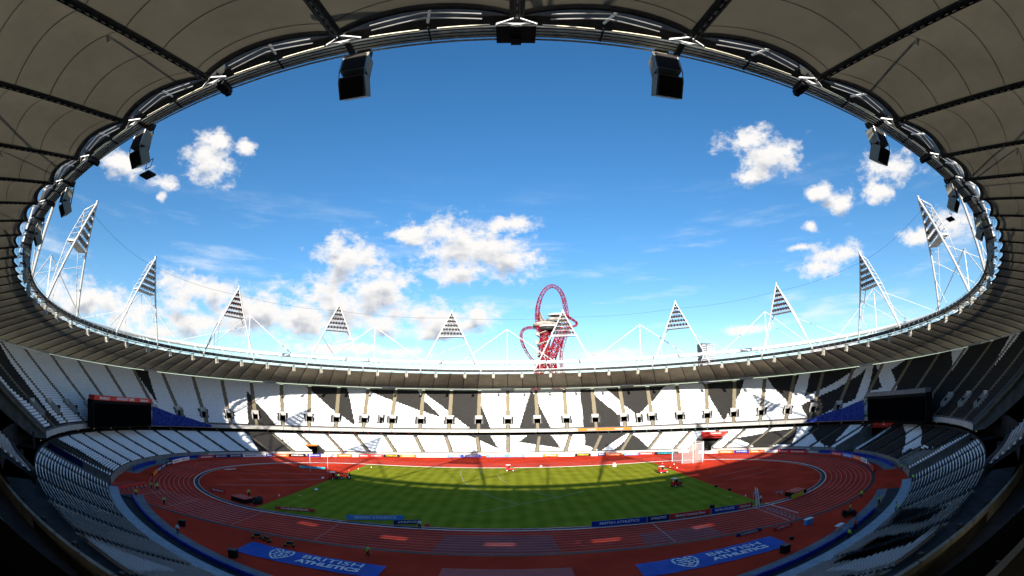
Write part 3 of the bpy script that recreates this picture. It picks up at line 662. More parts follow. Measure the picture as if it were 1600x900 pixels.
mb = MB(); xs = np.linspace(27.0, 36.0, 8); mb.grid([[p+NO for p in ell_pts(150, 96.1, xs, 8.9)], [p+NO for p in ell_pts(150, 96.1, xs, 10.0)]]); mb.build('suite_window', 'warm_dim', near)
for x in np.arange(-40, 41, 5.5):
    p = ell_pts(150, 96.8, [x], 10)[0]+NO; q = p+Vector((0,0,1.0)); mb = MB(); mb.box(p+Vector((0,.2,.9)), (.5,.7,1.9)); mb.build('parapet_bracket', 'dark_steel', near)
    p = ell_pts(145, 90.2, [x*1.15], 9.3)[0]+NO; mb = MB(); mb.box(p, (.45,.35,.55)); mb.build('parapet_bracket', 'dark_steel', near)
# deck behind the second parapet and the tier the camera is in
strip2('suite_terrace', 'concrete_dark', (150,97.6,11.3), (150,102,11.3)); strip2('suite_wall', 'concourse', (150,101.9,11.3), (150,101.9,17))
strip2('upper_terrace', 'concourse', (147,102.7,16.0), (147,119,25.9)); strip2('rear_wall', 'concrete_dark', (147,119,0), (147,119,26.4), -130, 130, 60)
mb = MB(); a_ = ell_pts(147, 102.7, np.linspace(5.2, 60, 20), 17.05); b_ = ell_pts(147, 102.7, np.linspace(5.2, 60, 20), 15.8); c_ = ell_pts(147, 102.85, np.linspace(5.2, 60, 20), 17.0)
mb.grid([[p+NO for p in b_], [p+NO for p in a_]]); mb.grid([[p+NO for p in a_], [p+NO for p in c_]]); mb.build('balcony_front', 'parapet', near)
for x in (7.3, 9.3, 11.3, 13.6, 16.2):
    p = ell_pts(147, 102.55, [x], 16.45)[0]+NO; mb = MB(); mb.box(p, (.09,.09,1.0)); mb.build('balcony_post', 'dark_steel', near)
# club seats balcony at the left and right ends of the near stand
for sg in (-1, 1):
    xs = np.linspace(45*sg, 67*sg, 9); f = [Vector((x, -87.2*math.sqrt(1-(x/133)**2), 9.1)) for x in xs]
    for i in range(8):
        mb = MB(); a_, b_ = f[i]+NO, f[i+1]+NO; e = (b_-a_)*.01; mb.quad(a_+e, b_-e, b_-e+Vector((0,0,1.9)), a_+e+Vector((0,0,1.9))); mb.build('club_balcony_panel', 'apron', near)
    mb = MB(); 
    for r in range(6):
        for x in np.arange(46, 66, .55):
            y = -(87.9+r*.85)*math.sqrt(1-(x/133)**2); z = 10.2+r*.45; mb.box((x*sg, y+119, z+.4), (.44,.42,.05)); mb.box((x*sg, y-.2+119, z+.62), (.44,.05,.42))
    o = mb.build('seat_rows', 'white_seat', near); o['kind'] = 'stuff'
    mb = MB(); xs2 = np.linspace(45*sg, 67*sg, 9); mb.grid([[p+NO+Vector((0,0,.9)) for p in f], [p+NO+Vector((0,-5.5,3.6)) for p in f]]); mb.build('club_terrace', 'concrete_dark', near)
    c = Vector((sg*72, -74, 3)); mb = MB(); mb.tube([(sg*74, -70+119, 0), (sg*74, -70+119, 8.2)], .45, 12); mb.build('column', 'concrete_dark', near)
# lower tier rear concourse on the near side
ks = np.concatenate([np.arange(20.5, 28.01, .25)]); 
for sg in (1, -1):
    kk = ks*sg; mb = MB(); mb.grid([ring(kk, FL, 117.5, 88.5, 6.0, 86)+np.array(NO), ring(kk, FL, 126, 96, 6.0, 92)+np.array(NO)]); mb.build('concourse_floor', 'concrete_dark', near)
    mb = MB(); mb.grid([ring(kk, FL, 126, 96, 6.0, 91.8)+np.array(NO), ring(kk, FL, 126, 96, 9.0, 91.8)+np.array(NO)]); mb.build('concourse_wall', 'concourse', near)
# unseen rear cladding added to block the low sun, slots cut for its patches
SUN_SLOTS = [(-37.5, 3.6), (-22.4, 4.0), (-7.0, 4.2), (3.0, 2.0), (8.0, 4.2), (23.7, 3.6)]
mb = MB(); xs = sorted(set(np.round(np.linspace(-134, 134, 90), 3).tolist() + [round(c+s_*w/2, 3) for c, w in SUN_SLOTS for s_ in (-1, 1)]))
def yb(x): return -119.0*math.sqrt(max(0.0, 1-(x/147.0)**2))
for i in range(len(xs)-1):
    xm = (xs[i]+xs[i+1])/2; slot = any(abs(xm-c) < w/2 for c, w in SUN_SLOTS)
    for z0, z1 in ([(26.3, 27.07), (27.23, 28.3)] if slot else [(26.3, 28.3)]):
        mb.quad((xs[i], yb(xs[i])+119, z0), (xs[i+1], yb(xs[i+1])+119, z0), (xs[i+1], yb(xs[i+1])+119, z1), (xs[i], yb(xs[i])+119, z1))
mb.build('sun_block_cladding', 'concrete_dark', near)

# ------------------------------------------------------------------ roof
roof = thing('stadium_roof', 'ring roof of beige fabric panels on radial cables', 'roof', (0, 0, 33.6)); RO = Vector((0, 0, -33.6))
def panel_pt(k, u, s):
    # u across the panel 0..1 (k already includes it), s from outer 0 to inner 1
    po = outer(np.array([k]), 0.0)[0]; sc = 1.45+0.62*math.sin(PI*u)**0.8
    pi = inner(np.array([k]), sc)[0]; pi[2] = 33.15
    p = po*(1-s)+pi*s; p[2] += 0.55*math.sin(PI*u)*math.sin(PI*s)*1.0
    return Vector(p)
for j in range(-56, 56):
    k0 = j/2; rows = []; nearside = abs(k0+.25) > 17
    nu = 10 if nearside else 6; ns = 10
    for s in np.linspace(0, 1, ns): rows.append([panel_pt(k0+.5*u, u, s)+RO for u in np.linspace(0, 1, nu+1)])
    mb = MB(); mb.grid(rows); mb.build('membrane_panel', 'membrane', roof, smooth=True)
    # dark border band along the scalloped edge
    mb = MB(); us = np.linspace(0, 1, nu+1); e0 = [panel_pt(k0+.5*u, u, 1)+RO+Vector((0,0,-.025)) for u in us]; e1 = [panel_pt(k0+.5*u, u, .985)+RO+Vector((0,0,-.025)) for u in us]
    mb.grid([e0, e1])
    mb.tube(e0, .03, 4, caps=False); mb.build('edge_band', 'border', roof)
    if abs(k0+.25) > 21:
        for s in np.arange(.08, .97, .098):
            a_ = [panel_pt(k0+.5*u, u, s)+RO+Vector((0,0,-.02)) for u in us]; b_ = [panel_pt(k0+.5*u, u, s+.0022)+RO+Vector((0,0,-.02)) for u in us]; mb = MB(); mb.grid([a_, b_]); mb.build('seam', 'border', roof)
for j in range(-56, 56):
    k = j/2; mb = MB(); pts = [panel_pt(k, 0, s)+RO+Vector((0,0,-.16)) for s in np.linspace(0, 1.0, 9)]; nearside = abs(k) > 17; rw_ = .27 if nearside else .2
    tx = Vector(outer(np.array([k+.02]))[0]-outer(np.array([k-.02]))[0]).normalized()
    mb.grid([[p+tx*-rw_+Vector((0,0,.1)) for p in pts], [p+tx*rw_+Vector((0,0,.1)) for p in pts]]); mb.build('rib_band', 'border', roof)
    mb = MB()
    if nearside:
        for s_ in (-.08, .08): mb = MB(); mb.tube([p+tx*s_ for p in pts], .045, 5); mb.build('rib_cable', 'dark_steel', roof)
        a_, b_ = pts[0], pts[-1]; n_ = 52
        X = (b_-a_).normalized(); Y = tx; Z = X.cross(Y)
        mb2 = MB()
        for i in range(n_):
            c = a_.lerp(b_, (i+.5)/n_); mb2.box(c, (.24,.05,.05), (X, Y, Z))
        mb2.build('rib_clamp', 'cable', roof)['kind'] = 'stuff'
    else:
        mb.tube(pts, .11, 5); mb.build('rib_cable', 'dark_steel', roof)
kk = np.linspace(-28, 28, 337)[:-1]
for i in range(5):
    mb = MB(); mb.tube([Vector(p)+RO for p in inner(kk, -.24+.185*i)], .046, 6, closed=True); mb.build('ring_cable', 'cable', roof)
mb = MB(); mb.tube([Vector(p)+RO for p in inner(kk, .80, 34.0)], .06, 6, closed=True); mb.build('ring_beam', 'dark_steel', roof)
kc_ = np.linspace(-28, 28, 337)
mb = MB(); mb.grid([[Vector(p)+RO for p in inner(kc_, o_, z_)] for o_, z_ in ((-.50, 34.02), (.84, 34.02), (.84, 35.0), (.80, 35.0), (.80, 34.08), (-.50, 34.08))]); mb.build('catwalk', 'dark_steel', roof)
mb = MB(); mb.tube([Vector(p)+RO for p in inner(kk, .0, 34.9)], .05, 5, closed=True); mb.build('handrail', 'grey_steel', roof)
for j in range(-112, 112):
    k = j/4; mb = MB(); mb.tube([Vector(inner(np.array([k]), .0, 34.08)[0])+RO, Vector(inner(np.array([k]), .0, 34.9)[0])+RO], .04, 4); mb.build('handrail_post', 'grey_steel', roof)
for j in range(-56, 56):
    k = j/2; p = Vector(inner(np.array([k]))[0])+RO; tx = Vector(inner(np.array([k+.02]))[0]-inner(np.array([k-.02]))[0]).normalized(); ox = Vector((p.x, p.y, 0)); n_ = Vector((tx.y, -tx.x, 0))
    if n_.dot(ox) < 0: n_ = -n_
    Z = Vector((0,0,1)); mb = MB()
    mb.box(p+n_*.45+Z*-.06, (.22 if j % 2 else .32, 1.45, .20), (tx, n_, Z)); mb.build('ring_bracket', 'dark_steel', roof)
    q = p+n_*1.3+Z*-.35
    mb = MB(); mb.tube([q+tx*.75-n_*.35, q, q-tx*.75-n_*.35, q+tx*.75-n_*.35], .05, 5); mb.tube([q+tx*.75-n_*.35, q-n_*.55+Z*.1, q-tx*.75-n_*.35], .04, 5); mb.build('gusset', 'white_steel', roof)
    if abs(k) > 14:
        km = k+.25; pm = Vector(inner(np.array([km]))[0])+RO; tm = Vector(inner(np.array([km+.02]))[0]-inner(np.array([km-.02]))[0]).normalized(); nm = Vector((tm.y, -tm.x, 0)); 
        if nm.dot(Vector((pm.x, pm.y, 0))) < 0: nm = -nm
        mb = MB(); mb.tube([pm+nm*.88+Z*.1, pm+nm*2.15-Z*.3+tm*.35], .06, 5); mb.build('edge_strut', 'white_steel', roof)
        for o_ in (-1.35, 1.35): mb = MB(); mb.box(pm+tm*o_+nm*.66+Z*-.10, (2.0, .07, .05), (tm, nm, Z)); mb.build('light_batten', 'batten', roof)
        mb = MB()
        mb.box(pm+nm*.32+Z*-.03, (.06,.8,.09), (tm, nm, Z)); mb.build('cable_spacer', 'dark_steel', roof)
        for o_ in (0.0, .28):
            mb = MB(); mb.tube([pm-tm*2.1+nm*(1.2+o_)-Z*.3, pm+nm*(1.5+o_)-Z*.3, pm+tm*2.1+nm*(1.2+o_)-Z*.3], .03, 5); mb.build('edge_pipe', 'grey_steel', roof)
# gantry at the middle of the near side and floodlight brackets
p = Vector(inner(np.array([28.0]))[0])+RO; mb = MB(); mb.box(p+Vector((0,-.25,-.1)), (1.5,1.0,.3)); mb.box(p+Vector((0,.1,-.2)), (.4,.35,.3)); mb.box(p+Vector((0,-.9,.1)), (.5,.9,.25)); mb.build('gantry', 'dark_steel', roof)
for k in (27, -27, 26, -26, 25, -25):
    p = Vector(inner(np.array([float(k)]))[0])+RO; tx = Vector(inner(np.array([k+.02]))[0]-inner(np.array([k-.02]))[0]).normalized(); n_ = Vector((tx.y, -tx.x, 0)); n_ = n_ if n_.dot(Vector((p.x,p.y,0))) > 0 else -n_
    mb = MB(); mb.box(p+n_*.2-Vector((0,0,.16)), (.5,.75,.28), (tx, n_, Vector((0,0,1)))); mb.box(p-n_*.22-Vector((0,0,.2)), (.3,.3,.3), (tx, n_, Vector((0,0,1)))); mb.build('winch_box', 'dark_steel', roof)
# outer edge tubes, junction boxes, compression truss
kk2 = np.linspace(-28, 28, 225)[:-1]
mb = MB(); mb.tube([Vector(p)+RO for p in outer(kk2, 0, 27.75)], .34, 8, closed=True); mb.build('bottom_chord', 'white_steel', roof, True)
mb = MB(); mb.tube([Vector(p)+RO for p in ring(kk2, FS, 143.5, 114.5, 26.9)], .22, 6, closed=True); mb.build('edge_rail', 'grey_steel', roof, True)
mb = MB(); mb.tube([Vector(p)+RO for p in pipe(kk2)], .78, 10, closed=True); mb.build('top_chord', 'white_steel', roof, True)
mb = MB(); mb.tube([Vector(p)+RO for p in ring(kk2, FI, 129, 101, 35.6)], .12, 5, closed=True); mb.build('gutter_rail', 'white_steel', roof, True)
for j in range(-28, 28):
    mb = MB(); a_ = Vector(pipe(np.array([float(j)]))[0])+RO
    for dk in (-1, 1):
        if (j % 2) == 0: b_ = Vector(outer(np.array([j+dk*1.0]), -.2, 28.0)[0])+RO; mb.tube([a_, b_], .10, 6)
    if mb.f: mb.build('truss_diagonal', 'white_steel', roof)
    mb = MB(); c_ = Vector(ring(np.array([float(j)]), FI, 127, 99.5, 31.9)[0])+RO; mb.tube([a_, c_], .09, 5); mb.build('tie_rod', 'white_steel', roof)
for j in range(-28, 28, 4):
    p = Vector(ring(np.array([float(j)]), FS, 145.6, 116.6, 27.2)[0])+RO; tx = Vector(outer(np.array([j+.02]))[0]-outer(np.array([j-.02]))[0]).normalized(); n_ = Vector((tx.y, -tx.x, 0))
    mb = MB(); mb.box(p, (6.4, .7, 1.7), (tx, n_, Vector((0,0,1)))); mb.build('junction_box', 'grey_steel', roof)

ORD = ['first','second','third','fourth','fifth','sixth','seventh','eighth','ninth','tenth','eleventh']
# tie masts (A shaped) on the outer truss
MASTN = {0:'central thin white A shaped mast between the two middle floodlight towers', 4:'first thin A shaped mast left of centre', -4:'first thin A shaped mast right of centre, behind the red tower side', 8:'second thin A shaped mast left of centre over the cloud bank', -8:'second thin A shaped mast right of centre, right of the far office block', 12:'thin A shaped mast at far left beside the second floodlight tower', -12:'thin A shaped mast at far right beside the tenth floodlight column'}
for j in range(-24, 32, 4):
    base = Vector(ring(np.array([float(j)]), FI, 140, 110, 36)[0]); m_ = thing('tie_mast', MASTN.get(j, f"thin white A shaped mast on the {'left' if j > 0 else 'right'} near roof, {ORD[max(0, (abs(j)-16)//4)]} towards the camera"), 'mast', tuple(base), group='thin A shaped masts round the roof')
    ap_ = Vector(ring(np.array([float(j)]), FI, 142, 112, 55.8)[0])-base
    mb = MB(); mb.tube([ap_, Vector((0,0,3))], .13, 6); mb.build('mast_pole', 'white_steel', m_)
    for dk in (-1.45, 1.45):
        q = Vector(pipe(np.array([j+dk]))[0])-base; mb = MB(); mb.tube([ap_, q], .19, 8); mb.build('leg', 'tower_steel', m_)
    for dk in (-.5, .5):
        q = Vector(ring(np.array([j+dk]), FI, 128, 100, 34.5)[0])-base; mb = MB(); mb.tube([Vector((0,0,4)), q], .14, 6); mb.build('stay', 'white_steel', m_)

# floodlight towers
TOWN = ['ninth floodlight tower, out of frame', ]
LBL = {14:'leftmost second floodlight tower, leaning, above the left bend', 18:'tall leaning floodlight tower at the far left edge of the sky', 10:'third floodlight tower from the left over the grey cloud bank', 6:'fourth floodlight tower from the left, under the tall white cloud', 2:'fifth floodlight tower from the left, just left of centre', -2:'floodlight tower standing in front of the red lattice tower', -6:'floodlight tower right of centre, left of the far office block', -10:'third floodlight tower from the right', -14:'second floodlight tower from the right with a wide tilted lamp panel', -18:'tall leaning floodlight tower at the far right edge of the sky'}
LBL[14] = 'second floodlight tower from the left, tilted with a wide lamp panel'
for kc in (2, 6, 10, 14, 18, 22, 26, -2, -6, -10, -14, -18, -22, -26):
    tcn_ = T(FI, kc); tc_ = float(tcn_); half = math.radians(6.9)
    P3 = lambda t, off, z: Vector(((111.3+off)*math.cos(t), (92.6+off)*math.sin(t), z))
    base = P3(tc_, 1.2, 33.9); tw = thing('floodlight_tower', LBL.get(kc, f"white floodlight tower above the camera side, {'left' if kc > 0 else 'right'} and {'farther' if abs(kc) == 22 else 'nearer'}"), 'floodlight tower', tuple(base), group='floodlight towers round the roof')
    fA, fB = P3(tc_-half, 1.0, 33.9)-base, P3(tc_+half, 1.0, 33.9)-base
    rad = Vector((math.cos(tc_)*111.3, math.sin(tc_)*92.6, 0)).normalized()      # outwards
    tng = (fB-fA).normalized(); nrm = Vector((tng.y, -tng.x, 0)); nrm = nrm if nrm.dot(rad) > 0 else -nrm
    apx = -nrm*4.6+Vector((0,0,25.6)); apr = apx+nrm*3.2+Vector((0,0,-1.8))
    def on(a, b, h): return a.lerp(b, (h-a.z)/(b.z-a.z))
    hb = 15.4
    Lf, Rf = fA.lerp(apx, .6), fB.lerp(apx, .6); Lr, Rr = Lf+nrm*2.6+Vector((0,0,-.3)), Rf+nrm*2.6+Vector((0,0,-.3))
    for ft, fr, rr_ in ((fA, Lf, Lr), (fB, Rf, Rr)):
        mb = MB(); mb.tube([ft, fr, apx], .30, 8); mb.build('leg', 'tower_steel', tw)
        mb = MB(); mb.tube([ft, rr_, apr], .14, 6); mb.build('rear_leg', 'tower_steel', tw)
        mb = MB()
        for q in np.linspace(.3, .95, 5): mb.tube([ft.lerp(fr, q), ft.lerp(rr_, q*.97)], .06, 4)
        mb.build('lacing', 'tower_steel', tw)['kind'] = 'stuff'
    mb = MB(); mb.tube([apx, apr], .16, 6); mb.box(apx+Vector((0,0,.3)), (.5,.5,.8)); mb.build('peak', 'tower_steel', tw)
    # lamp panel: platform and rows of lamps
    mb = MB(); mb.box((Lf+Rr)/2+Vector((0,0,-.1)), ((Rf-Lf).length, 2.7, .22), (tng, nrm, Vector((0,0,1)))); mb.build('lamp_deck', 'grey_steel', tw)
    mb = MB(); up_v = (apx-(Lf+Rf)/2).normalized()
    rows_ = [(.03, 7), (.20, 6), (.37, 5), (.54, 4), (.70, 2), (.83, 1)]
    lm = MB(); br = MB()
    for q, n_ in rows_:
        l_, r__ = Lf.lerp(apx, q), Rf.lerp(apx, q); br.tube([l_, r__], .10, 5); br.tube([Lr.lerp(apr, q), Rr.lerp(apr, q)], .08, 5); br.tube([l_, Lr.lerp(apr, q)], .07, 4); br.tube([r__, Rr.lerp(apr, q)], .07, 4)
        for i in range(n_):
            c = l_.lerp(r__, (i+.75)/(n_+.5)) + nrm*.35+Vector((0,0,.8)); d_ = (-nrm*.85+Vector((0,0,-.55))).normalized()
            lm.tube([c-d_*.45, c+d_*.25], [.34, .62], 10)
    br.build('lamp_bracket', 'tower_steel', tw); lm.build('lamp', 'lamp_glass', tw)['kind'] = 'stuff'
    # back stays down to the truss
    for dk in (-.8, .8):
        q = Vector(pipe(np.array([kc+dk]))[0])-base; mb = MB(); mb.tube([fA.lerp(Lf, .8) if dk < 0 and kc < 0 or dk > 0 and kc > 0 else fB.lerp(Rf, .8), q], .08, 6); mb.build('back_stay', 'tower_steel', tw)
    m0 = (fA+fB)/2; mb = MB(); mb.tube([fB.lerp(Rf, .55), Vector((fB.lerp(Rf, .55).x*.8, fB.lerp(Rf, .55).y*.8, 0))+nrm*2], .09, 5); mb.build('prop', 'tower_steel', tw)
# wires from tower to tower
prev = None
order = [18, 14, 10, 6, 2, -2, -6, -10, -14, -18]
for a_, b_ in zip(order[:-1], order[1:]):
    def top_(kc):
        t = float(T(FI, kc)); return Vector((108.3*math.cos(t), 89.6*math.sin(t), 57.0))
    p, q = top_(a_), top_(b_); mid = (p+q)/2; w_ = thing('overhead_wire', f"thin wire, {ORD[order.index(a_)]} span from the left between neighbouring floodlight towers", 'wire', tuple(mid), group='wires between floodlight towers')
    pts = [p.lerp(q, i/12)-mid-Vector((0,0,1.1*(1-((i/6)-1)**2))) for i in range(13)]
    mb = MB(); mb.tube(pts, .035, 4); mb.build('wire', 'dark_steel', w_)

# loudspeaker clusters hanging from the inner ring
def cab(mb, c, w, h, d, pitch):
    Y = Vector((0, math.cos(pitch), math.sin(pitch))); Z = Vector((0, -math.sin(pitch), math.cos(pitch))); mb.box(c, (w, d, h), (Vector((1,0,0)), Y, Z))
spk = thing('loudspeaker_cluster', 'x', 'loudspeaker', (0,0,0), group='loudspeaker clusters under the inner roof ring'); sp_parts = []
# local frame: -y looks to the pitch
for (c, p, h) in (((0,-.05,-1.0), 0.0, .90), ((0,.20,-1.92), .62, .92)):
    mb = MB(); cab(mb, Vector(c), 1.04, h, .72, p); sp_parts.append(mb.build('speaker_cabinet', 'olive', spk))
    mb = MB(); Y = Vector((0, math.cos(p), math.sin(p))); cab(mb, Vector(c)-Y*.372, 0.95, h*.9, .03, p); sp_parts.append(mb.build('speaker_grille', 'grille', spk))
for s_ in (-1, 1):
    mb = MB(); mb.tube([(s_*.54,-.40,-.55),(s_*.54,-.42,-1.5),(s_*.54,-.28,-1.88),(s_*.54,.22,-2.46)], .03, 5)
    sp_parts.append(mb.build('side_rail', 'grey_steel', spk))
mb = MB(); mb.tube([(.25,.3,.1),(.2,.42,-.5),(.25,.55,-1.75)], .05, 6); mb.tube([(-.1,.1,0),(-.05,.1,-.5)], .06, 6); mb.box((.1,.15,-.02), (.55,.4,.3)); mb.tube([(-.4,.35,-.45),(.4,.35,-.45)], .04, 6); sp_parts.append(mb.build('hanger', 'dark_steel', spk))
tray = MB(); tray.box((.35,.95,-2.75), (.95,.62,.10)); tray.tube([(.1,.8,-2.4),(.1,.8,-1.9),(.65,.8,-1.9),(.65,.8,-2.4),(.1,.8,-2.4)], .03, 5)
SPL = {27:'large loudspeaker cluster hanging left of centre against blue sky', -28:'large loudspeaker cluster hanging right of centre against blue sky', 26:'loudspeaker cluster hanging at upper left before a cloud, a flat lamp below it', -27:'curled loudspeaker cluster hanging at upper right before a cloud', 25:'small loudspeaker cluster hanging high above the leftmost floodlight tower', -26:'small loudspeaker cluster hanging above the rightmost floodlight tower, a flat lamp below it', 24:'tiny loudspeaker cluster hanging where the ring turns at far left', -25:'tiny loudspeaker cluster hanging where the ring turns at far right'}
first = True
for j in range(-28, 28):
    k = j+.5; k += {27:.03, -28:-.058, 26:.01, -27:-.03}.get(j, 0); p = Vector(inner(np.array([k]), -.12, 33.55)[0]); q = Vector(inner(np.array([k+.02]))[0]-inner(np.array([k-.02]))[0]).normalized()
    rz = math.atan2(q.y, q.x)
    n_ = Vector((-math.sin(rz), math.cos(rz), 0))
    if n_.dot(Vector((p.x, p.y, 0))) > 0: rz += PI
    lb = SPL.get(j, 'x')
    if lb == 'x':
        n_c = j+1 if j >= 0 else -j; OW = 'first second third fourth fifth sixth seventh eighth ninth tenth eleventh twelfth thirteenth fourteenth fifteenth sixteenth seventeenth eighteenth nineteenth twentieth twenty-first twenty-second twenty-third twenty-fourth twenty-fifth twenty-sixth twenty-seventh twenty-eighth'.split()
        lb = f"small boxy loudspeaker cluster under the roof edge, {OW[n_c-1]} to the {'left' if j >= 0 else 'right'} of the far middle"
    if first: spk.location = p; spk.rotation_euler = (0,0,rz); spk['label'] = lb; o = spk; first = False
    else: o = copy_thing(spk, sp_parts, p, rz, lb)
    if abs(k) > 24:
        if j in (26, -26-0): 
            tr = bpy.data.objects.get('flat_tray_mesh')
            t_ = tray.build('flat_lamp', 'dark_steel', o)
        if j in (25, 24, -26, -25): pass

# ------------------------------------------------------------------ big screens and banners
def big_screen(P0, P1, z0, z1, top, topz, label):
    c = (Vector(P0)+Vector(P1))/2; c.z = z0; X = (Vector(P1)-Vector(P0)); X.z = 0; w = X.length; X.normalize(); Y = Vector((-X.y, X.x, 0)); rz = math.atan2(X.y, X.x)
    s = thing('big_screen', label, 'screen', tuple(c), rz, 'big screens')
    sgn = 1 if Y.dot(Vector((c.x, c.y, 0))) > 0 else -1       # +: local y is outward
    h = z1-z0
    mb = MB(); mb.box((0, sgn*1.6, h/2), (w, 2.6, h)); mb.build('housing', 'black', s)
    mb = MB(); mb.box((0, sgn*.24, h/2-.3), (w-1.0, .1, h-1.2)); mb.build('display', 'screen', s)
    mb = MB(); mb.box((0, sgn*1.2, h+.6), (w, 2.6, 1.2)); hd_ = mb.build('header', top, s)
    return hd_, sgn, w, h
s1, sg1, w1, h1 = big_screen((-105.5,-27.9,0), (-111.9,3.6,0), 8.4, 15.8, 'redboard', 16.9, 'big dark screen with a red header lettered white, on the left upper tier')
for x, t_, w_ in ((-11, "Sainsbury's", 5), (0, 'ANNIVERSARY GAMES', 10), (11, "Sainsbury's", 5)):
    text_part(t_, 1.1, 'white', s1, (x if sg1 > 0 else x, -sg1*.13, h1+.6), (PI/2, 0, 0 if sg1 > 0 else PI), .02, fit=w_*1.0, width=w_)
s2, sg2, w2, h2 = big_screen((112.1,4.2,0), (105.0,-28.4,0), 8.2, 15.9, 'concrete', 16.9, 'big dark screen with a plain grey header, on the right upper tier')
def wedge(ka, kb, za, zb, label):
    c = Vector(ring(np.array([(ka+kb)/2]), FF, 114.6, 86.2, 8.6)[0]); o = thing('tier_banner', label, 'banner', tuple(c)); ks = np.linspace(ka, kb, 15); b_ = ring(ks, FF, 114.6, 86.2, 8.3)
    t_ = b_.copy(); t_[:, 2] = np.linspace(za, zb, 15)+.15*np.sin(np.linspace(0, 12, 15)); mb = MB(); mb.grid([b_-np.array(c), t_-np.array(c)]); mb.build('banner_cloth', 'netblue', o); return o
m = mat('patterned_blue_mesh', (0.006,0.022,0.17), .7, scale=1.1, col2=(0.03,0.06,0.30)); MT['netblue'] = m
wedge(13.56, 10.87, 14.6, 9.2, 'blue patterned banner sloping down from the left big screen')
wedge(-13.5, -10.9, 14.9, 9.2, 'blue patterned banner sloping down from the right big screen')
ks = np.linspace(-2.37, -4.26, 9); b_ = ring(ks, FF, 114.9, 86.5, 8.25); c = b_[4].copy(); o = thing('tier_banner', 'long orange sponsor banner on the upper tier edge right of centre', 'banner', tuple(c)); mb = MB(); t_ = b_.copy(); t_[:, 2] += 1.05; mb.grid([b_-c, t_-c]); mb.build('banner_cloth', 'orange', o)
for i_ in (2, 6): 
    text_part("Sainsbury's", .8, 'white', o, tuple(Vector(b_[i_]-c)+Vector((0,-.25,.5))), (PI/2,0,math.atan2(*(b_[i_-1]-b_[i_+1])[[1,0]])), .02)
# red canopy sign over the right hand player entrance, small red sign further right
for (ka, kb, v, lb, h_) in ((-6.5, -7.5, .80, 'red sign with white lettering over the dark entrance at the right', 1.3), (-13.42, -14.5, 1.0, 'small red sign above the concrete stair on the right', .9)):
    ks = np.linspace(ka, kb, 5); b_ = lower(ks, v)+np.array([0,0,.1]); c = b_[2].copy(); o = thing('entrance_sign', lb, 'sign', tuple(c)); t_ = b_.copy(); t_[:, 2] += h_; inn = b_*.985; inn[:, 2] = b_[:, 2]-.5
    mb = MB(); mb.grid([inn-c, b_-c+np.array([0,-.3,0]), t_-c+np.array([0,-.3,0])]); sp_ = mb.build('sign_panel', 'redboard', o)
    text_part("Sainsbury's", h_*.75, 'white', sp_, (0,-1.2 if h_ > 1 else -1.0, h_*.5), (PI/2,0,math.atan2((b_[4]-b_[0])[1], (b_[4]-b_[0])[0])), .02)

# ------------------------------------------------------------------ sponsor boards round the track
BD = [(311,335,'redboard','W'),(335,357,'navy','W'),(357,380,'navy','W'),(380,404,'white','K'),(404,416,'white','B'),(416,427,'royal','W'),(427,451,'orange','W'),(451,478,'black','K2'),(480,502,'royal','W'),(502,526,'white',''),(526,551,'orange','W'),(551,560,'white',''),(560,577,'redboard','W'),(577,599,'redboard','W'),(599,625,'black','Y'),(625,651,'orange','W'),(651,675,'white',''),(675,699,'white',''),(699,720,'lightblue','W'),(720,752,'royal','W'),(760,793,'lightblue','W'),(793,820,'lightblue','W'),(820,848,'white',''),(848,872,'orange','W'),(872,898,'white',''),(898,923,'black','Y'),(923,934,'white',''),(934,947,'navy','W'),(947,972,'orange','W'),(975,997,'lightblue','W'),(997,1022,'redboard','W'),(1022,1060,'black','C'),(1092,1122,'white',''),(1122,1147,'orange','W'),(1147,1170,'royal','W'),(1170,1195,'orange','W'),(1195,1215,'white',''),(1215,1232,'redboard','W'),(1232,1260,'redboard','W'),(1260,1280,'apron','W')]
BT = {311:173.2,335:167.4,357:162.4,380:157.6,404:152.7,416:150.4,427:148.3,451:143.8,478:139.0,480:138.6,502:134.9,526:130.8,551:126.8,560:125.3,577:122.6,599:119.2,625:115.2,651:111.3,675:107.7,699:104.1,720:101.1,752:96.4,760:95.3,793:90.5,820:86.6,848:82.5,872:79.0,898:75.2,923:71.5,934:69.9,947:68.0,972:64.2,975:63.7,997:60.3,1022:56.4,1060:50.3,1092:45.0,1122:39.8,1147:35.3,1170:31.0,1195:26.2,1215:22.1,1232:18.5,1260:12.3,1280:7.5}
cnt = {}; CN = dict(redboard='red', navy='navy', white='white', royal='blue', orange='orange', black='black', lightblue='light blue', apron='grey', yellow='yellow')
def board(p, q, m, tx, label, h=1.0, txt=None, lean=.12):
    p, q = Vector((*p, 0)), Vector((*q, 0)); c = (p+q)/2; X = (q-p); w = X.length-.06; rz = math.atan2(X.y, X.x)
    o = thing('sponsor_board', label, 'board', tuple(c), rz, 'sponsor boards round the track')
    mb = MB(); mb.box((0,0,.06+h/2), (w,.10,h)); bf = mb.build('board_face', m, o); 
    for s_ in (-1, 1): mb = MB(); mb.box((s_*w*.4,.25,.25), (.06,.5,.5)); mb.build('support', 'dark_steel', o)
    if txt: text_part(txt, h*.62, tx, bf, (0,-.056,.06+h/2), (PI/2,0,0), .015, fit=w*.8, width=w*.72)
    return o
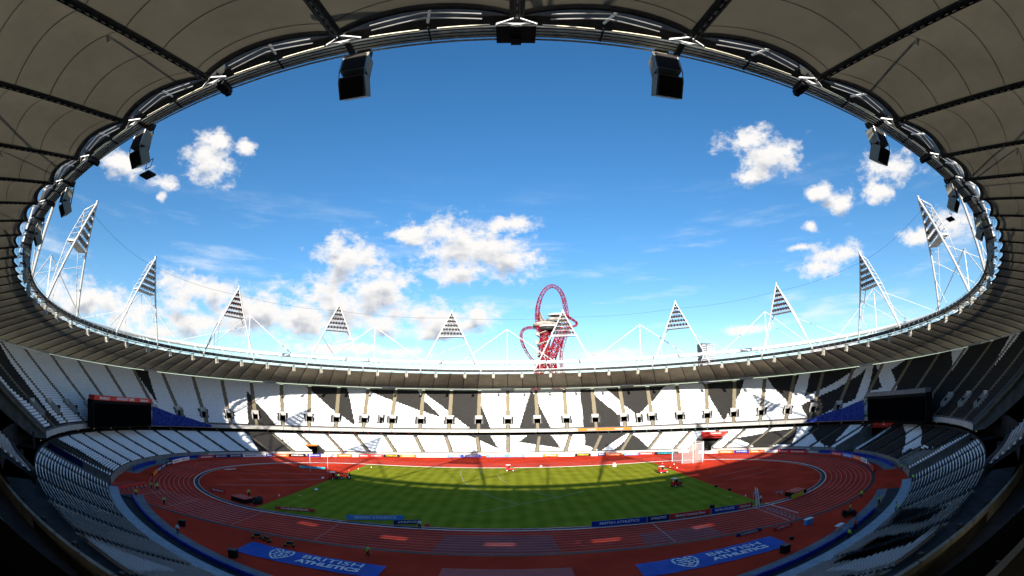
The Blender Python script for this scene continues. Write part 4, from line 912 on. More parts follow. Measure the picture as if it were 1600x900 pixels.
for x0, x1, m, tx in BD:
    t0, t1 = math.radians(BT[x0]), math.radians(BT[x1]); cnt[m] = cnt.get(m, 0)+1
    txt = {'orange':"Sainsbury's",'redboard':"Sainsbury's",'royal':'BRITISH ATHLETICS','navy':'BRITISH ATHLETICS','lightblue':'British Athletics','black':'OMEGA','white':None,'apron':'OMEGA'}[m]
    if tx == '': txt = None
    if tx == 'K': txt = 'BRITISH ATHLETICS'
    tm = {'W':'white','K':'black','K2':'white','B':'royal','Y':'yellow','C':'cyan','':'white'}[tx]
    board((94.3*math.cos(t0), 65.3*math.sin(t0)), (94.3*math.cos(t1), 65.3*math.sin(t1)), m, tm, f"{ORD[min(cnt[m]-1,10)]} {CN[m]} sponsor board from the left along the far track edge", txt=txt)
def chain(pts, cols, side):
    P_ = [Vector((*p, 0)) for p in pts]; L_ = [0]
    for a, b in zip(P_[:-1], P_[1:]): L_.append(L_[-1]+(b-a).length)
    n = len(cols); 
    for i, (m, tx, txt) in enumerate(cols):
        def at(s): return (float(np.interp(s, L_, [p.x for p in P_])), float(np.interp(s, L_, [p.y for p in P_])))
        p, q = at(L_[-1]*i/n), at(L_[-1]*(i+1)/n)
        board(p, q, m, tx, f"{CN[m]} sponsor board on the {side} bend, {ORD[i]} of that curved run", txt=txt)
chain([(-80.3,-27.5),(-85.8,-19.3),(-90.6,-11.0),(-92.9,-3.1),(-94.0,3.2)], [('orange','white',None),('navy','white','BRITISH'),('navy','white','ATHLETICS'),('black','white','OMEGA'),('white','redboard',"Sainsbury's"),('white','redboard',"Sainsbury's")], 'left')
chain([(94.0,3.0),(93.6,-5),(91.6,-12.4),(87.0,-21.5),(79.9,-30.4)], [('redboard','white',"Sainsbury's"),('lightblue','white','British Athletics'),('orange','white',"Sainsbury's"),('white','royal','British Athletics'),('navy','white','OMEGA'),('redboard','white',None)], 'right')
# boards along the near kerb
for p, q, m, txt, lb in (((12.8,-35.7),(22.0,-35.4),'royal','BRITISH ATHLETICS','blue board on the grass edge at the near kerb, leftmost of the kerb run'),((22.1,-35.4),(26.0,-35.3),'navy','ATHLETICS','short navy board in the kerb run beside the grass'),((26.0,-35.3),(33.6,-35.3),'redboard',"Sainsbury's Anniversary Games",'long red board in the kerb run beside the grass'),((33.7,-35.3),(38.9,-35.5),'royal','BRITISH ATHLETICS','blue board in the kerb run, second from its right end'),((38.9,-35.5),(42.0,-35.5),'redboard',"Sainsbury's",'short red board at the right end of the kerb run')):
    board(p, q, m, 'white', lb, h=.9, txt=txt)
board((-27.0,-34.1), (-17.6,-31.2), 'lightblue', 'white', 'bright blue board lying askew on the near grass edge', h=.8, txt='BRITISH ATHLETICS')
board((-18.6,-34.6), (-14.4,-33.0), 'navy', 'white', 'short dark blue board askew on the near grass', h=.7, txt='ATHLETICS')
board((-41.5,-33.4), (-34.0,-31.6), 'redboard', 'white', 'low red board lettered twice with OMEGA on the near left grass', h=.55, txt='OMEGA')
board((-60.8,-28.4), (-56.6,-28.3), 'redboard', 'white', 'small red board standing alone inside the left bend', h=.8, txt="Sainsbury's")
board((50.6,-35.9), (54.6,-34.5), 'yellow', 'black', 'yellow board leaning by the equipment inside the right bend', h=.9, txt='SEIKO' if False else None)
board((-61.0,17.0), (-53.2,18.6), 'cyan', 'white', 'low pale cyan barrier near the far left of the infield', h=.6)
board((31.0,-49.9), (35.8,-49.2), 'navy', 'white', 'low dark board flat on the outer edge of the near straight', h=.35, txt='OMEGA')
board((36.9,-50.9), (41.0,-50.0), 'redboard', 'white', 'low red timing board near the finish line', h=.5, txt='OMEGA')

# ------------------------------------------------------------------ field items
def banner_floor(corners, label, txt_side):
    P_ = [Vector((*p, .05)) for p in corners]      # TL TR BR BL seen from the camera
    c = sum(P_, Vector())/4; c.z = 0; o = thing('field_banner', label, 'banner', tuple(c), group='blue track banners')
    mb = MB(); rows = []
    for j in range(7):
        a_, b_ = P_[0].lerp(P_[3], j/6), P_[1].lerp(P_[2], j/6); rows.append([a_.lerp(b_, i/16)-c+Vector((0,0,.03*math.sin(i*1.9+j)+.02)) for i in range(17)])
    mb.grid(rows); mb.build('banner_cloth', 'blue', o)
    X = ((P_[1]-P_[0]).normalized()+(P_[2]-P_[3]).normalized()).normalized(); rz = math.atan2(X.y, X.x); Y = Vector((-X.y, X.x, 0)); w = (P_[1]-P_[0]).length; ctr = Vector((0,0,.12))
    text_part('BRITISH', 1.75, 'white', o, ctr+X*w*.16+Y*.95, (0,0,rz), .01, fit=8.0, width=8.2); text_part('ATHLETICS', 1.55, 'white', o, ctr+X*w*.16-Y*.75, (0,0,rz), .06, fit=8, width=8.6)
    # crest: shield of broken brush strokes
    sh = MB(); cc = ctr-X*w*.20
    def st(x0,y0,x1,y1,wd):
        a_ = cc+X*x0+Y*y0; b_ = cc+X*x1+Y*y1; d = (b_-a_).normalized(); n = Vector((-d.y, d.x, 0))*wd/2; sh.quad(a_-n, b_-n, b_+n, a_+n)
    for s_ in [(-1.5,1.5,-.9,1.9,.3),(-.7,1.9,-.1,1.5,.3),(.1,1.5,.7,1.9,.3),(.9,1.9,1.5,1.5,.3),(-1.5,1.3,-1.5,.2,.3),(1.5,1.3,1.5,.2,.3),(-1.4,0,-.8,-1.1,.3),(1.4,0,.8,-1.1,.3),(-.7,-1.2,0,-1.8,.3),(.7,-1.2,0,-1.8,.3),(-1.0,1.2,-.3,.9,.35),(.2,1.1,1.0,1.2,.35),(-1.0,.5,-.4,.3,.3),(-.2,.6,.4,.1,.4),(.6,.5,1.1,.2,.3),(-.9,-.2,-.3,-.4,.3),(-.1,-.3,.6,-.6,.35),(.7,-.1,1.0,-.4,.25),(-.4,-.8,.2,-1.1,.3),(-.2,1.3,.1,.9,.25)]: st(*s_)
    sh.build('crest', 'white', o)
    return o
banner_floor([(-34.5,-52.9),(-14.5,-54.4),(-14.7,-58.6),(-34.6,-57.9)], 'blue BRITISH ATHLETICS banner spread on the track surround at lower left', 1)
banner_floor([(14.8,-54.6),(35.3,-52.4),(35.5,-57.7),(14.8,-59.1)], 'blue BRITISH ATHLETICS banner spread on the track surround at lower right', 1)
mb = MB(); mb.box((0,0,.05), (15.2,6.0,.08)); o = mb.build('floor_mat', 'mat_red', loc=(-.3,-56.8,.02)); tag(o, 'pale red rectangular mat on the surround at the bottom middle', 'mat')

# discus and hammer cage
cg = thing('throwing_cage', 'tall netted throwing cage with pale posts near the right of the far straight', 'cage', (55.5, 27.5, 0))
CP = [(-4.6,4.0),(-3.6,-2.2),(-.6,-3.8),(3.0,-2.8),(5.0,0.8),(3.6,4.2)]
for x, y in CP:
    mb = MB(); mb.tube([(x,y,0),(x,y,6.2)], .10, 8); mb.build('post', 'white_steel', cg); mb = MB(); mb.box((x,y,.15), (.9,.9,.3)); mb.build('base_weight', 'redboard', cg)
for (x0,y0),(x1,y1) in zip(CP[:-1], CP[1:]):
    mb = MB(); n_ = 7
    for i in range(n_+1):
        t_ = i/n_; mb.tube([(x0+(x1-x0)*t_, y0+(y1-y0)*t_, .2),(x0+(x1-x0)*t_, y0+(y1-y0)*t_, 5.9)], .018, 3, caps=False)
    for z in np.linspace(.2, 5.9, 9): mb.tube([(x0,y0,z),(x1,y1,z)], .018, 3, caps=False)
    mb.quad((x0,y0,.2),(x1,y1,.2),(x1,y1,5.9),(x0,y0,5.9)); mb.build('netting', 'net', cg)
    mb = MB(); mb.tube([(x0,y0,6.1),(x1,y1,6.1)], .06, 6); mb.build('top_rail', 'white_steel', cg)
# small utility vehicles
def utility(label, loc, rz, mcol='red', roofc=None):
    u = thing('utility_cart', label, 'cart', loc, rz, 'red utility carts on the infield')
    mb = MB(); mb.box((0,0,.75), (2.5,1.15,.5)); mb.box((-.95,0,1.15), (.55,1.1,.5)); mb.build('body', mcol, u)
    mb = MB(); mb.box((.55,0,1.12), (1.2,1.05,.25)); mb.build('load_bed', 'green_net', u)
    for x in (-.9,.9):
        for y in (-.6,.6): mb = MB(); mb.tube([(x,y-.12,.36),(x,y+.12,.36)], .36, 12); wh = mb.build('wheel', 'tyre', u); mb = MB(); mb.tube([(x,y-.14,.36),(x,y+.14,.36)], .17, 10); mb.build('rim', 'white', wh)
    for x in (-1.15,.05):
        for y in (-.5,.5): mb = MB(); mb.tube([(x,y,1.2),(x,y,1.95)], .045, 6); mb.build('roll_bar', 'red', u)
    mb = MB(); mb.box((-.55,0,1.98), (1.4,1.2,.08)); mb.build('canopy', 'white', u)
    mb = MB(); mb.box((-.4,0,1.1), (.5,.9,.15)); mb.box((-.15,0,1.35), (.12,.9,.5)); mb.build('bench_seat', 'black', u)
    return u
utility('small red cart with a white top on the sunny far grass, in the middle', (.1, 28.5, 0.012), .05)
utility('red cart on the sunlit grass edge at the right, the farther of two', (41.0, 12.0, 0.012), .15)
utility('dark red cart standing in shade on the right grass, the nearer of two', (37.4, -8.2, 0.012), .3)
def tractor(label, loc, rz):
    u = thing('tractor', label, 'tractor', loc, rz)
    mb = MB(); mb.box((-.1,0,.95), (1.5,.75,.6)); mb.box((-1.0,0,.9), (.5,.65,.5)); mb.build('bonnet', 'red', u)
    mb = MB(); mb.box((1.0,0,1.0), (.9,1.3,.4)); mb.box((1.25,0,1.45), (.15,.6,.5)); mb.build('rear_body', 'redboard', u)
    for x, y, r in ((-.9,-.65,.36),(-.9,.65,.36),(1.0,-.8,.62),(1.0,.8,.62)): mb = MB(); mb.tube([(x,y-.16,r),(x,y+.16,r)], r, 14); wh = mb.build('wheel', 'tyre', u); mb = MB(); mb.tube([(x,y-.18,r),(x,y+.18,r)], r*.5, 12); mb.build('rim', 'white', wh)
    mb = MB(); mb.tube([(1.35,-.5,1.2),(1.35,-.5,2.3),(1.35,.5,2.3),(1.35,.5,1.2)], .05, 6); mb.build('roll_bar', 'dark_steel', u)
    mb = MB(); mb.tube([(.35,0,1.2),(.6,0,1.6)], .03, 5); mb.tube([(.6+.2*math.cos(a)*.5, .2*math.sin(a), 1.6+.1*math.cos(a)) for a in np.linspace(0, 2*PI, 10)[:-1]], .025, 4, closed=True); mb.build('steering_wheel', 'tyre', u)
    return u
tractor('small red tractor parked where the sunny grass meets the red left infield', (-42.0, 5.6, .012), .4)
utility('red cart parked in the group beside the small tractor on the left', (-44.2, 3.4, .012), .9)
def mound(label, loc, rz):
    o = thing('landing_bed', label, 'mat', loc, rz); mb = MB(); mb.box((0,0,.4), (4.2,2.6,.8)); mb.build('mattress', 'black', o); mb = MB(); mb.box((0,0,.86), (4.3,2.7,.12)); mb.build('cover', 'redboard', o); return o
mound('dark low landing bed beside the yellow board inside the right bend', (54.0,-32.6,.0), .35)
mound('dark landing bed heaped inside the left bend', (-50.0,-31.6,0), -.25)
tb = thing('rolled_cover', 'dark rolled cover beside the landing bed inside the left bend', 'roll', (-46.4,-31.6,0)); mb = MB(); mb.tube([(-.2,-.9,.7),(.2,.9,.7)], .7, 16); mb.build('roll', 'tyre', tb); mb = MB(); mb.tube([(-.25,-1.0,.7),(.25,1.0,.7)], .12, 8); mb.build('core', 'grey_steel', tb)
# photo finish rig: trestle ladder and hurdles
st_ = thing('step_ladder', 'tall white step ladder by the kerb at the finish', 'ladder', (43.2,-34.6,0))
for s_ in (-1,1):
    mb = MB(); mb.tube([(s_*.35,-.9,0),(s_*.2,0,3.2)], .06, 6); mb.build('front_stile', 'white_steel', st_); mb = MB(); mb.tube([(s_*.35,.9,0),(s_*.2,0,3.2)], .05, 6); mb.build('rear_stile', 'grey_steel', st_)
for i in range(8): z = .4+i*.35; y = -.9*(1-z/3.2); mb = MB(); mb.box((0,y,z), (.6-.03*i,.18,.05)); mb.build('rung', 'white_steel', st_)
def chairtable(label, loc, rz, m='white'):
    o = thing('trestle_table', label, 'table', loc, rz, 'trestle tables by the track'); mb = MB(); mb.box((0,0,.74), (1.9,.8,.05)); mb.build('tabletop', m, o)
    for s_ in (-1,1):
        mb = MB(); mb.tube([(s_*.75,-.32,0),(s_*.75,.32,.72)], .03, 5); mb.tube([(s_*.75,.32,0),(s_*.75,-.32,.72)], .03, 5); mb.build('leg', 'grey_steel', o)
    return o
chairtable('white trestle table on the surround left of the small black buggy', (44.8,-57.2,0), .35); chairtable('grey table inside the right bend left of the hi-vis steward', (47.0,-28.2,0), .2, 'apron'); chairtable('long pale table near the landing bed inside the right bend', (51.2,-30.6,0), .1, 'apron')
# long red trestle at the mouth of the left tunnel
rt = thing('red_trestle', 'long red draped trestle at the mouth of the left corner tunnel', 'barrier', (-73.0,-41.6,0), math.atan2(9.0,-.5))
mb = MB(); mb.box((0,0,.72), (9.2,.55,.5)); mb.build('drape', 'redboard', rt)
for i in range(7): mb = MB(); mb.box((-4.4+i*1.45,0,.24), (.08,.5,.48)); mb.build('leg', 'white_steel', rt)
# row of hurdles stacked along the finish line
for i in range(8):
    x, y = 43.6+i*.05, -38.0-i*1.25; h_ = thing('hurdle', f'grey hurdle in the row across the near straight at the finish, {ORD[i]} from the kerb', 'hurdle', (x,y,0), PI/2, 'hurdles across the finish')
    mb = MB(); mb.box((0,0,.9), (1.18,.03,.09)); mb.build('bar', 'white', h_)
    mb = MB(); mb.tube([(-.5,-.6,.04),(-.5,0,.04),(-.5,0,.9)], .025, 5); mb.tube([(.5,-.6,.04),(.5,0,.04),(.5,0,.9)], .025, 5); mb.tube([(-.5,-.6,.04),(.5,-.6,.04)], .025, 5); mb.build('frame', 'grey_steel', h_)
bx_ = thing('sound_box', 'small light blue box on the surround at the end of the finish line', 'box', (43.2,-51.3,0), .2); mb = MB(); mb.box((0,0,.45), (1.6,.7,.8)); mb.build('case', 'lightblue', bx_); mb = MB(); mb.box((0,0,.88), (1.7,.8,.07)); mb.build('lid', 'white', bx_)
by = thing('buggy', 'small black buggy with a hi-vis driver on the right surround', 'buggy', (50.6,-53.0,0), -.5)
mb = MB(); mb.box((0,0,.55), (2.4,1.2,.4)); mb.box((-.85,0,.85), (.6,1.1,.3)); mb.build('body', 'black', by); mb = MB(); mb.box((.3,0,.95), (.6,1.1,.25)); mb.build('bench_seat', 'dark_steel', by)
for x in (-.8,.8):
    for y in (-.6,.6): mb = MB(); mb.tube([(x,y-.1,.32),(x,y+.1,.32)], .32, 12); mb.build('wheel', 'tyre', by)
# orange carts near the left banner
for i, (x, y, rz, lb) in enumerate(((-34.9,-51.0,.4,'left orange starting block trolley beside the lower left banner'),(-32.9,-51.5,-.5,'middle orange starting block trolley beside the lower left banner'),(-29.0,-51.9,.2,'right hand orange trolley standing apart near the lower left banner'))):
    o = thing('block_trolley', lb, 'trolley', (x,y,0), rz, 'orange trolleys on the surround'); mb = MB(); mb.box((0,0,.4), (1.5,.7,.06)); mb.build('deck', 'wood', o)
    for s_ in (-1,1): mb = MB(); mb.tube([(s_*.7,-.3,.3),(s_*.8,0,1.1),(s_*.7,.3,.3)], .035, 5); mb.build('handle', 'wood', o)
    for q in (-.6,.6): mb = MB(); mb.tube([(q,-.32,.15),(q,.32,.15)], .15, 10); mb.build('wheel', 'tyre', o)
    mb = MB(); mb.box((.1,0,.62), (.9,.45,.35)); mb.build('crate', 'dark_steel', o)
# monitor / subwoofer boxes, dark
for i, (x, y, s_, lb) in enumerate(((-47.6,-53.6,1.0,'black box on the surround left of the left banner'),(-33.2,-59.9,1.15,'black box just under the left end of the left banner'),(33.2,-59.6,1.15,'black box just under the right end of the right banner'),(36.9,-55.8,.5,'small black box on the surround right of the right banner'),(44.8,-14.0,.5,'small black box on the right edge of the grass, farther'),(45.6,-19.2,.5,'small black box on the right edge of the grass, nearer'),(35.6,-31.6,.7,'small black box on the near grass behind the kerb boards'))):
    o = thing('flight_case', lb, 'box', (x,y,0), .3, 'black boxes'); mb = MB(); mb.box((0,0,s_*.45), (s_,s_*.8,s_*.9)); mb.build('case', 'black', o); mb = MB(); mb.box((0,0,s_*.92), (s_*1.04,s_*.84,.06)); mb.build('lid', 'dark_steel', o)
for x, y, lb in ((-13.2,-33.9,'small pinkish dome on the grass at the near kerb'), (9.8,38.0,'tiny pale marker on the far kerb behind the grass'), (-42.5,-12,'white marker ball on the left edge of the grass'), (-47.5,3.6,'round white marker left of the small tractor')):
    o = thing('marker_dome', lb, 'marker', (x,y,0)); mb = MB(); mb.tube([(0,0,0),(0,0,.2),(0,0,.38),(0,0,.45)], [.45,.4,.22,.02], 12); mb.build('dome', 'white' if 'white' in lb or 'pale' in lb else 'redboard', o); mb = MB(); mb.tube([(0,0,0),(0,0,.03)], .5, 12); mb.build('rim', 'black', o)
for x, y, lb in ((43.8,37.2,'white high jump marker board near the far right grass corner'),):
    o = thing('a_frame_sign', lb, 'sign', (x-12,y-6,0), .4); mb = MB(); mb.box((0,.2,.6), (.9,.05,1.2), (Vector((1,0,0)), Vector((0,.95,.3)), Vector((0,-.3,.95)))); mb.box((0,-.2,.6), (.9,.05,1.2), (Vector((1,0,0)), Vector((0,.95,-.3)), Vector((0,.3,.95)))); mb.build('panel', 'white', o)
# high jump / pole vault uprights near far left
pv = thing('vault_stand', 'thin pole vault uprights on the sunlit red infield at far left', 'sports frame', (-52.5,12.5,0), .2)
for x in (-2.6,2.6): mb = MB(); mb.tube([(x,0,0),(x,0,5.6)], .05, 6); mb.build('upright', 'white_steel', pv); mb = MB(); mb.box((x,0,.1), (.7,.7,.2)); mb.build('base', 'redboard', pv)
mb = MB(); mb.tube([(-2.6,0,4.2),(2.6,0,4.2)], .025, 5); mb.build('crossbar', 'redboard', pv)
sj = thing('water_jump_cover', 'pale low board at the inner kerb of the left bend', 'board', (-73.4,-2.5,0), 1.25); mb = MB(); mb.box((0,0,.45), (3.8,.12,.16)); mb.build('beam', 'white', sj)
for s_ in (-1,1): mb = MB(); mb.box((s_*1.5,0,.2), (.12,.5,.4)); mb.build('foot', 'dark_steel', sj)
for x0, y0, x1, y1, lb in ((-40.5,22.8,-43.8,17,'scatter of small red and white markers near the far left grass corner'),):
    pass
for i, (x, y) in enumerate(((-44.5,24),(-46,20),(-42,29),(47,30),(49.5,26),(46.4,21),(47.6,18.5),(-43,-19.5),(-46.5,-22.5),(43,-24.6),(45.5,-26.6))):
    o = thing('marker_cone', f"small {'orange' if i % 2 else 'white'} marker cone, {ORD[i]} of the scatter round the grass edge" , 'cone', (x,y,.012), 0, 'marker cones by the grass'); mb = MB(); mb.tube([(0,0,.03),(0,0,.42)], [.16,.03], 10); mb.build('cone', 'orange' if i % 2 else 'white', o); mb = MB(); mb.box((0,0,.015), (.42,.42,.03)); mb.build('base', 'white' if i % 2 else 'orange', o)
# people in hi-vis
def skinned(joints, edges, radii, name, m, sub=1):
    me = bpy.data.meshes.new(name); me.from_pydata(joints, edges, []); o = bpy.data.objects.new(name, me); C.objects.link(o)
    sk = o.modifiers.new('s', 'SKIN'); o.modifiers.new('u', 'SUBSURF').levels = sub
    for i, r in enumerate(radii): me.skin_vertices[0].data[i].radius = (r[0], r[1]) if isinstance(r, tuple) else (r, r)
    me.skin_vertices[0].data[0].use_root = True
    bpy.context.view_layer.update(); out = bpy.data.meshes.new_from_object(o.evaluated_get(bpy.context.evaluated_depsgraph_get())); bpy.data.objects.remove(o)
    out.materials.clear(); out.materials.append(MT[m]); out.name = name; out.polygons.foreach_set('use_smooth', [True]*len(out.polygons)); return out
def make_person(stride, arm):
    s = stride; hl, hr = (-.1,-s*.3), (.1,s*.3)
    J = [(0,0,.95),(0,0,1.18),(0,-.01,1.42),(0,0,1.52),(0,-.02,1.60),(0,-.03,1.74),
         (-.10,0,.90),(-.11,-s*.18,.50),(-.12,-s*.32+.05*s,.09),(-.12,-s*.32-.14,.04), (.10,0,.90),(.11,s*.10,.50),(.12,s*.30,.09),(.12,s*.30-.14,.04),
         (-.19,0,1.40),(-.25,s*.12,1.14),(-.27,s*.1-.10-arm*.15,.92),(-.27,s*.1-.15-arm*.2,.83), (.19,0,1.40),(.25,-s*.12,1.14),(.27,-s*.1-.12-arm*.25,.92+arm*.2),(.27,-s*.1-.18-arm*.3,.86+arm*.25)]
    E = [(0,1),(1,2),(2,3),(3,4),(4,5),(0,6),(6,7),(7,8),(8,9),(0,10),(10,11),(11,12),(12,13),(2,14),(14,15),(15,16),(16,17),(2,18),(18,19),(19,20),(20,21)]
    R = [(.15,.11),(.14,.10),(.16,.11),(.055,.055),(.08,.09),(.075,.09),.085,.065,.045,.04,.085,.065,.045,.04,.06,.045,.033,.03,.06,.045,.033,.03]
    body = skinned(J, E, R, 'body', 'skin')
    # jacket and trousers follow the same joints a little fuller
    jj = [J[i] for i in (0,1,2,14,15,16,18,19,20)]; je = [(0,1),(1,2),(2,3),(3,4),(4,5),(2,6),(6,7),(7,8)]; jr = [(.185,.14),(.175,.13),(.185,.13),.085,.07,.055,.085,.07,.055]
    tj = [J[i] for i in (0,6,7,8,10,11,12)]; te = [(0,1),(1,2),(2,3),(0,4),(4,5),(5,6)]; tr = [(.165,.125),.11,.085,.065,.11,.085,.065]
    hj = [(0,.02,1.70),(0,0,1.78),(0,.04,1.64)]
    return body, jj, je, jr, tj, te, tr, hj
def person_meshes(stride, arm, jm):
    body, jj, je, jr, tj, te, tr, hj = make_person(stride, arm)
    return [('body', body), ('jacket', skinned(jj, je, jr, 'jacket', jm)), ('trousers', skinned(tj, te, tr, 'trousers', 'trousers')), ('hair', skinned(hj, [(0,1),(0,2)], [.085,.05,.07], 'hair', 'hair'))]
PM = {('s','hivis'): person_meshes(.25, 0, 'hivis'), ('w','hivis'): person_meshes(1.0, .5, 'hivis'), ('w','hivis_orange'): person_meshes(.6, .8, 'hivis_orange'), ('w','white'): person_meshes(.6, .2, 'white')}
PEOPLE = [(-66.8,-46.3,'w','hivis',1.2,'steward in yellow hi-vis alone on the left sprint straight'),(-69.8,-38.6,'s','hivis',.3,'left one of three hi-vis stewards beside the red trestle'),(-69.1,-37.4,'s','hivis',2.0,'middle one of three hi-vis stewards beside the red trestle'),(-68.2,-38.4,'w','hivis',1.0,'right one of three hi-vis stewards beside the red trestle'),
 (-58.7,-46.1,'w','hivis',.8,'steward in yellow hi-vis walking across the left lanes'),(-45.0,-57.6,'s','white',.5,'person in a pale top on the left surround near the blue barrier'),(-17.7,-51.8,'w','hivis',1.6,'steward in yellow hi-vis walking above the lower left banner'),(-13.9,-36.6,'s','white',0,'dark figure standing at the near kerb beside the grass'),
 (59.8,-46.5,'w','hivis',-1.2,'steward in yellow hi-vis at the outer edge of the right bend'),(58.4,-52.7,'s','hivis',-.5,'steward in yellow hi-vis on the right surround by the grey apron'),(70.6,-50.9,'s','hivis',1.4,'steward in yellow hi-vis at the foot of the near right seats'),(52.7,-61.8,'s','hivis',.4,'steward in yellow hi-vis on the near right front walkway'),(42.5,-62.0,'s','hivis',1.9,'steward in yellow hi-vis behind the near right blue barrier'),
 (46.0,-59.5,'w','hivis_orange',-.8,'person in an orange top behind the near right blue barrier'),(48.1,-26.1,'s','hivis',.9,'steward in yellow hi-vis among the equipment inside the right bend'),(50.8,-53.0,'s','hivis',.9,'steward in yellow hi-vis seated height above the black buggy'),(-48.6,-31.2,'s','hivis',0.4,'steward in yellow hi-vis on the landing bed inside the left bend'),(84.0,-36.5,'s','hivis',1.2,'steward in yellow hi-vis behind the right bend by the tunnel'),
 (-42.8,3.2,'w','hivis',.2,'steward in yellow hi-vis beside the red tractor, left one'),(-40.8,4.6,'s','hivis',2.2,'steward in yellow hi-vis beside the red tractor, right one'),(44.6,-34.0,'w','white',.6,'person in a white top beside the tall step ladder'),(-21.0,56.0,'s','white',1,'small dark figure before the far boards left of centre'),(14.0,60.0,'s','white',1,'small dark figure before the far boards right of centre')]
for x, y, pz, jm, rz, lb in PEOPLE:
    zz = 1.25 if (x, y) == (52.7,-61.8) or (x, y) == (70.6,-50.9) else 0.012
    if (x, y) == (50.8,-53.0): zz = .35
    if (x, y) == (-48.6,-31.2): zz = .92
    o = thing('person', lb, 'person', (x,y,zz), rz, 'people on the infield and surround')
    for n_, me in PM[(pz if jm == 'hivis' else 'w', jm)]:
        c = bpy.data.objects.new(n_, me); C.objects.link(c); c.parent = o

# ------------------------------------------------------------------ beyond the stadium: red lattice tower and office block
OY = 233.7
orb = thing('lattice_tower', 'tall twisting red lattice tower with viewing platforms beyond the roof', 'tower', (30, OY, -.1)); OO = Vector((-30, -OY, .1))
def lattice(pts, r, strands, name, m, seg, thick=.22, twist=0.0):
    P_ = [Vector(p)+OO for p in pts]; L_ = [0]
    for a, b in zip(P_[:-1], P_[1:]): L_.append(L_[-1]+(b-a).length)
    ss = np.linspace(0, L_[-1], seg); 
    # smooth the path
    Q = [Vector([float(np.interp(s, L_, [p[i] for p in P_])) for i in range(3)]) for s in ss]
    for _ in range(3): Q = [Q[0]]+[(Q[i-1]+Q[i]*2+Q[i+1])/4 for i in range(1, seg-1)]+[Q[-1]]
    rr = r if isinstance(r, (list, tuple)) else [r, r]; rings = []
    for i, p in enumerate(Q):
        d = (Q[min(i+1, seg-1)]-Q[max(i-1, 0)]).normalized(); n1_ = Vector((0,1,0)); a = d.cross(n1_).normalized(); b = d.cross(a)
        R_ = float(np.interp(i/(seg-1), np.linspace(0, 1, len(rr)), rr)); rings.append([p+(a*math.cos(2*PI*k/strands+twist*i)+b*math.sin(2*PI*k/strands+twist*i))*R_ for k in range(strands)])
    mb = MB()
    for k in range(strands): mb.tube([rg[k] for rg in rings], thick, 4)
    mb.build(name, m, orb); mb = MB()
    for i in range(seg-1):
        for k in range(strands):
            k2 = (k+1) % strands; mb.tube([rings[i][k], rings[i+1][k2]], thick*.75, 3, caps=False)
            mb.tube([rings[i][k2], rings[i+1][k]], thick*.75, 3, caps=False)
            if i % 2 == 0: mb.tube([rings[i][k], rings[i][k2]], thick*.7, 3, caps=False)
    mb.build('lattice_bracing', m, orb)
P2 = lambda l, y=0: [(x, OY+y+dy, z) for (x, z, *r) in l for dy in [r[0] if r else 0]]
lattice(P2([(22.5,73,-3),(20.7,85,-5),(22.2,95.2,-5),(26.8,106.0,-2),(33.2,110.6,0),(37.5,109.5,2),(41.6,104.0,3),(43.6,95.1,4),(44.4,85.2,3),(43.3,72,0)]), 1.75, 4, 'loop_strand', 'orbit', 30, .20, .07)
lattice(P2([(24.5,77,3),(19.0,78.0,5),(13.0,78.4,6),(9.3,76.2,6),(8.6,71,6),(11.0,63.0,4),(15.5,55.3,2),(21,49,0),(23,40,0)]), 1.15, 3, 'loop_strand', 'orbit', 24, .19, .07)
lattice(P2([(26.0,78,0),(28.5,70,2),(25.0,61,0),(27.5,53,-2),(22.0,44,0),(19,30,0),(17,0,0)]), [4.2,4.0,3.6,3.2,3.4,4.0,4.5], 7, 'trunk_strand', 'orbit', 30, .40, .16)
lattice(P2([(40.0,76,2),(37.5,68,0),(33.5,60,0),(31.5,52,2),(33,44,0),(36,20,0),(38,0,0)]), [3.8,3.5,3.1,2.9,3.0,3.4,4], 6, 'trunk_strand', 'orbit', 30, .36, -.16)
lattice(P2([(44.5,76,0),(41.0,66,0),(38.0,56,0),(39,48,0),(42,20,0)]), 1.4, 3, 'strut_strand', 'orbit', 18, .18, .07)
lattice(P2([(43.5,86,0),(50.5,82.2,2),(53.0,80.2,2),(49.5,77.6,0),(44,77,0)]), .8, 4, 'loop_strand', 'orbit', 14, .18, .05)
lattice(P2([(22,88,0),(24.2,82,0),(30,79,0)]), 2.2, 5, 'strut_strand', 'rust', 10, .25, .1)
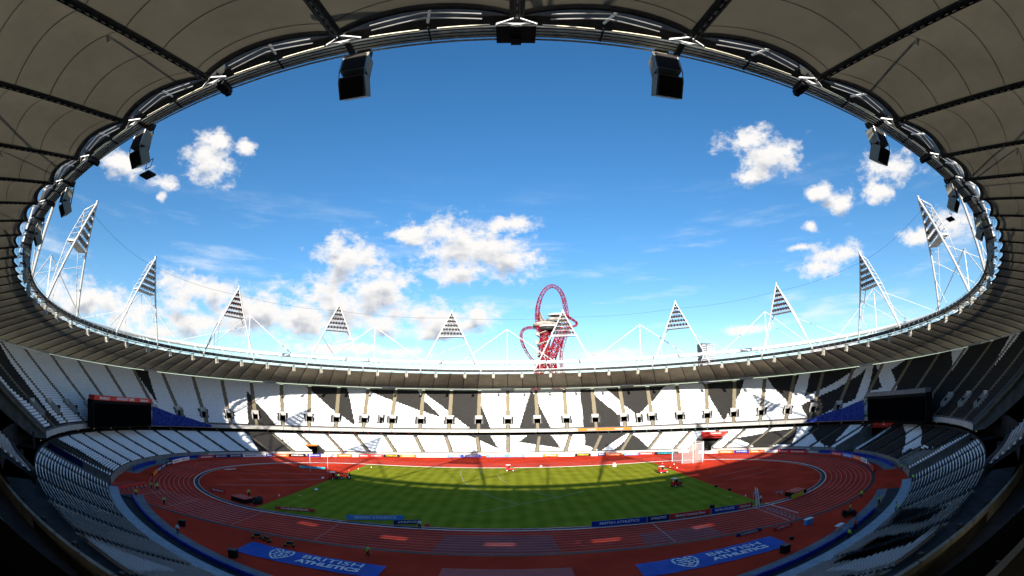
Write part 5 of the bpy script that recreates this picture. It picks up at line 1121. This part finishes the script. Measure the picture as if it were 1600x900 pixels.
mb = MB(); mb.tube([Vector(p_)+OO for p_ in P2([(26.0,78,0),(28.0,70,2),(25.5,61,0),(27.0,53,-2),(22.5,44,0),(19,20,0),(17,0,0)])], 1.7, 10); mb.build('lift_core', 'rust', orb, True)
for (x_, z_) in ((21.0, 72.0), (20.3, 65.5), (20.8, 58.5)):
    mb = MB(); mb.tube([Vector((x_, OY-3, z_-1.4))+OO, Vector((x_+.3, OY-3, z_))+OO, Vector((x_, OY-3, z_+1.4))+OO], [1.2, 2.0, 1.1], 10); mb.build('stair_landing', 'rust', orb, True)
mb = MB()
for i in range(60):       # stair coil round the trunk
    a = i*.42; z = 44+i*.52; mb.box(Vector((25.5+3.9*math.cos(a), OY+3.9*math.sin(a), z))+OO, (1.4,1.4,.5))
mb.build('stair_coil', 'rust', orb)
def disc(x, z, r, h, m, name, sx=1.0):
    mb = MB(); pts = [Vector((x, OY, z+q))+OO for q in (-h/2, -h*.3, h*.3, h/2)]; mb.tube(pts, [r*.86, r, r, r*.9], 28); o = mb.build(name, m, orb, True); return o
disc(27.5, 79.2, 9.3, 2.4, 'rust', 'platform'); disc(29.5, 75.8, 7.8, 2.2, 'dark_steel', 'platform_soffit'); disc(29.5, 77.6, 8.6, .9, 'white_steel', 'platform_rail')
disc(35.5, 83.0, 7.2, 1.6, 'rust', 'platform'); disc(35.0, 81.4, 7.6, 1.0, 'tower_dark', 'window_band'); disc(36.0, 86.5, 6.6, 1.0, 'white_steel', 'platform_rail')
# office block far away
ob = thing('office_block', 'pair of joined grey office towers far behind the roof at right', 'building', (299, 540, -.1))
mb = MB(); mb.box((-6.5,0,51), (8.5,18,102.6)); mb.build('dark_tower', 'tower_dark', ob); mb = MB(); mb.box((4.2,-1,49.8), (12.6,18,99.6)); mb.build('pale_tower', 'tower_pale', ob)
for fl in range(16):
    z = 98.0-fl*3.3
    mb = MB(); mb.box((4.2,-10.03,z), (11.6,.1,1.5)); mb.build('window', 'window', ob)
    mb = MB(); mb.box((-6.5,-9.03,z+1), (7.4,.1,1.3)); mb.build('window', 'tower_pale', ob)
mb = MB(); mb.box((4.2,-1,101), (6,8,2.4)); mb.build('plant_room', 'tower_dark', ob)
